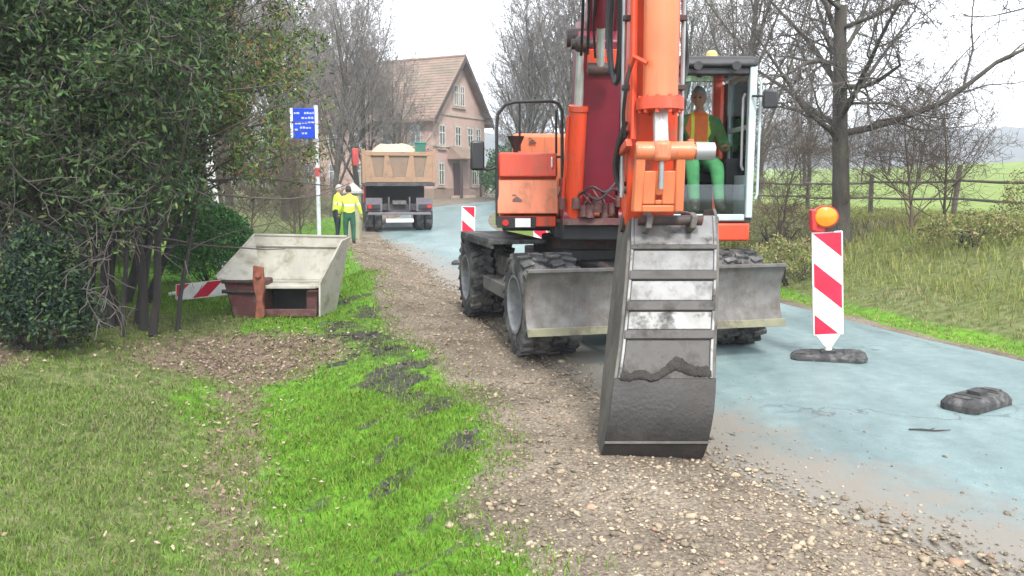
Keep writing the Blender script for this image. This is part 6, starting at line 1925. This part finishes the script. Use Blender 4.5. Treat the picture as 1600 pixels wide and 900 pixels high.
evergreen('evergreen_tree', 'dark multi-stemmed evergreen tree filling the upper left, bare stems below', -4.65, 9.6,
          [(0, 0, -.05, .05, 5.4, .075), (.35, .1, .12, .0, 5.0, .06), (-.35, -.1, -.2, -.05, 5.2, .065), (.15, .35, .22, .12, 4.8, .055), (-.6, .25, -.3, .05, 5.0, .06), (.55, -.15, .25, -.08, 4.4, .05), (-.15, -.3, .02, -.15, 4.6, .055), (-1.1, .1, -.25, .0, 5.2, .07), (-.9, .5, -.1, .1, 5.2, .06), (.3, -.35, .1, .05, 4.0, .03), (-.4, .3, .05, .1, 4.2, .035), (.7, .2, .12, .1, 3.8, .03), (-.75, -.2, -.1, -.05, 4.2, .035), (.05, .15, -.12, 0, 4.4, .035), (-.25, .45, .1, -.1, 4.0, .03)], 6, DK, 3, .085, .040, P=dict(EVG, rmin=.006), keep=dark_side)
LT = [(0.085, 0.155, 0.035), (0.13, 0.20, 0.045), (0.05, 0.10, 0.03), (0.17, 0.20, 0.05), (0.18, 0.10, 0.05), (0.06, 0.11, 0.04)]
evergreen('leafy_tree', 'lighter yellow-green leafy tree reaching out in front of the blue sign', -5.35, 11.5,
          [(0, 0, .30, .0, 5.8, .075), (.2, .2, .38, .03, 5.2, .06), (-.3, .1, .2, .05, 5.6, .06)], 9, LT, 6, .07, .042, P=dict(EVG, ratio=[.42, .48, .5], start=[.30, .12, .1], kids=[17, 8, 6]), crown_only_above=1.75, keep=window_to_sign)
# background dark mass behind the stems at the far left
evergreen('evergreen_tree', 'dense dark evergreen behind the stems at the far left edge', -7.9, 12.6,
          [(0, 0, 0, 0, 5.2, .08), (.6, .3, .1, .0, 4.6, .06), (-.7, 0, -.1, 0, 4.8, .06)], 12, DK, 6, .10, .055, P=dict(EVG, start=[.04, .1, .1]), crown_only_above=.25)

# rounded clipped bush: leaf shell over inner branches
def bush(name, label, x, y, ext, n, tones, size, seed, cat='bush', bumps=.12):
    z = float(height(x, y)[0])
    t = thing(name, label, cat, (x, y, z))
    rg = np.random.default_rng(seed)
    d = rg.normal(0, 1, (n, 3)); d[:, 2] = np.abs(d[:, 2]) * .9 + rg.uniform(-.35, .2, n); d /= np.linalg.norm(d, axis=1)[:, None]
    rad = rg.uniform(.62, 1.02, n) ** .5 * (1 + bumps * (fbm(d[:, 0] * 3 + d[:, 2] * 2, d[:, 1] * 3 - d[:, 2], seed) - .5) * 2)
    p = d * rad[:, None] * np.array(ext)[None] + np.array([0, 0, ext[2] * .42])
    p = p[p[:, 2] > .02]
    link_mesh('foliage', leaf_cloud('foliage', p, 1, .02, size, tones, LEAF, 0, .4, seed), t)
    g = Grow(seed); 
    for k in range(7):
        a = k * .9; g.branch(Vector((.08 * math.cos(a), .08 * math.sin(a), -.1)), Vector((math.cos(a) * .6, math.sin(a) * .6, 1)), ext[2] * 1.05, .022, 1, dict(EVG, kids=[6, 6, 4], levels=3))
    v, f = tubes_np(g.lines, [5, 5, 4, 3]); link_mesh('branches', np_mesh('branches', v, f, MATS['bark_dark']), t)
    return t
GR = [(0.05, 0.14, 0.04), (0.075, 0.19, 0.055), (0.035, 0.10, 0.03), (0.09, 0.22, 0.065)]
bp_ = at(332, 445, 14.2)
bush('clipped_bush', 'rounded clipped green bush behind the fallen board', bp_.x, 14.3, (.74, .7, 1.0), 18000, [tuple(c * 1.25 for c in q) for q in GR], .032, 3)  # leaf colours brightened to make up for light the trees block
DG = [(0.018, 0.035, 0.025), (0.03, 0.055, 0.04), (0.012, 0.025, 0.02)]
bush('dark_conifer_bush', 'low dark conifer bush at the left edge beside the leaf litter', -4.6, 8.1, (.44, .5, .66), 14000, DG + DK[:2], .030, 4, bumps=1.0)
bush('evergreen_bush', 'dark evergreen bush behind the round bush, deep left', -7.4, 16.5, (1.5, 1.2, 1.5), 14000, DK, .06, 5, bumps=.3)
# right bank brambles
BR = [(0.17, 0.20, 0.06), (0.24, 0.23, 0.09), (0.14, 0.13, 0.07), (0.20, 0.25, 0.07), (0.2, 0.15, 0.09)]
DY = [(0.24, 0.19, 0.13), (0.17, 0.13, 0.10), (0.30, 0.25, 0.16), (0.20, 0.21, 0.09)]
for i, (x, y, e, tn, lb) in enumerate(((4.8, 14.5, (.8, .8, .55), BR, 'green bramble clump on the bank right of the cab'), (7.4, 13.6, (.8, .7, .4), BR, 'low green-brown bramble clump right of the large trunk'), (9.2, 14.2, (1.1, .9, .7), BR, 'yellow-green bramble clump near the fence at right'), (5.6, 17.8, (1.0, .9, .6), DY, 'dry bramble clump left of the large trunk'), (8.6, 11.9, (.8, .6, .35), DY, 'dead weed tangle at the right edge of the bank'), (4.0, 18.5, (.9, .9, .6), BR, 'green bush on the bank behind the dozer blade'))):
    bush('bramble', lb, x, y, e, 3200, tn, .028, 60 + i, 'bush', .5)
# hedge at the lane bend
for i, (x, y, e, lb) in enumerate(((1.2, 52, (2.6, 1.5, 2.4), 'dark green hedge bush below the hand rail arch'), (-.3, 60, (2.2, 1.5, 2.6), 'dark hedge bush right of the house wall'), (4.6, 51, (2.4, 1.5, 2.6), 'dark hedge bush behind the boom foot'))):
    bush('hedge_bush', lb, x, y, e, 5000, GR[:3] + DK[:2], .11, 80 + i, 'hedge', .4)

# ------------------------------------------------------------------ post and rail fence on the bank
mat('weathered_wood', (0.15, 0.13, 0.11), 0.9, 0, (0.09, 0.08, 0.07), 5, 0.8, bump=0.4, stretch=(.3, .3, 1))
fs_ = offset_line(np.full(len(CL), 8.6))
sel = [(x, y) for x, y in fs_ if 6 < y < 46]
seg_ = np.array(sel); dl = np.r_[0, np.cumsum(np.linalg.norm(np.diff(seg_, axis=0), axis=1))]
fp = [(float(np.interp(q, dl, seg_[:, 0])), float(np.interp(q, dl, seg_[:, 1]))) for q in np.arange(0, dl[-1], 2.6)]
fz = [float(height(x, y)[0]) for x, y in fp]
fe = thing('wooden_fence', 'weathered post and rail fence along the top of the right bank', 'fence', (fp[0][0], fp[0][1], fz[0]))
rr = random.Random(2)
for (x, y), z in zip(fp, fz):
    h = rr.uniform(.85, 1.15); l1, l2 = rr.uniform(-.12, .12), rr.uniform(-.12, .12)
    m = MB(); m.tube([(x, y, z - .3), (x + l1, y + l2, z + h), (x + l1, y + l2, z + h + .02)], [.06, .052, .035], 9); m.build('post', 'weathered_wood', fe)
for i in range(len(fp) - 1):
    for hh in (.45, .82):
        a = Vector((*fp[i], fz[i] + hh + rr.uniform(-.04, .04))); b = Vector((*fp[i + 1], fz[i + 1] + hh + rr.uniform(-.04, .04)))
        d_ = (b - a).normalized(); x_, y_, _ = basis(d_)
        off_ = Vector((d_.y, -d_.x, 0)) * -.075
        m = MB(); a2, b2 = a - d_ * .1 + off_, b + d_ * .1 + off_; m.tube([a2, a2.lerp(b2, .5) + Vector((0, 0, -.02)), b2], [.024, .03, .022], 8); m.build('rail', 'weathered_wood', fe)

# ------------------------------------------------------------------ haze
def haze():
    m = bpy.data.materials.new('haze_air'); m.use_nodes = True
    n, l = m.node_tree.nodes, m.node_tree.links
    n.remove(n['Principled BSDF'])
    v = n.new('ShaderNodeVolumePrincipled')
    v.inputs['Color'].default_value = (0.86, 0.92, 1.0, 1)
    v.inputs['Density'].default_value = HAZE
    v.inputs['Anisotropy'].default_value = 0.2
    l.new(v.outputs[0], n['Material Output'].inputs['Volume'])
    global ORG
    ORG = Vector((0, 300, 0))
    mb = MB(); mb.span(-1600, 1600, -70, 2600, -12, 52)
    return tag(mb.build('haze', m, angle=0), 'thin grey-blue haze in the air', kind='stuff')
HAZE = 0.0013
if HAZE > 0: haze()
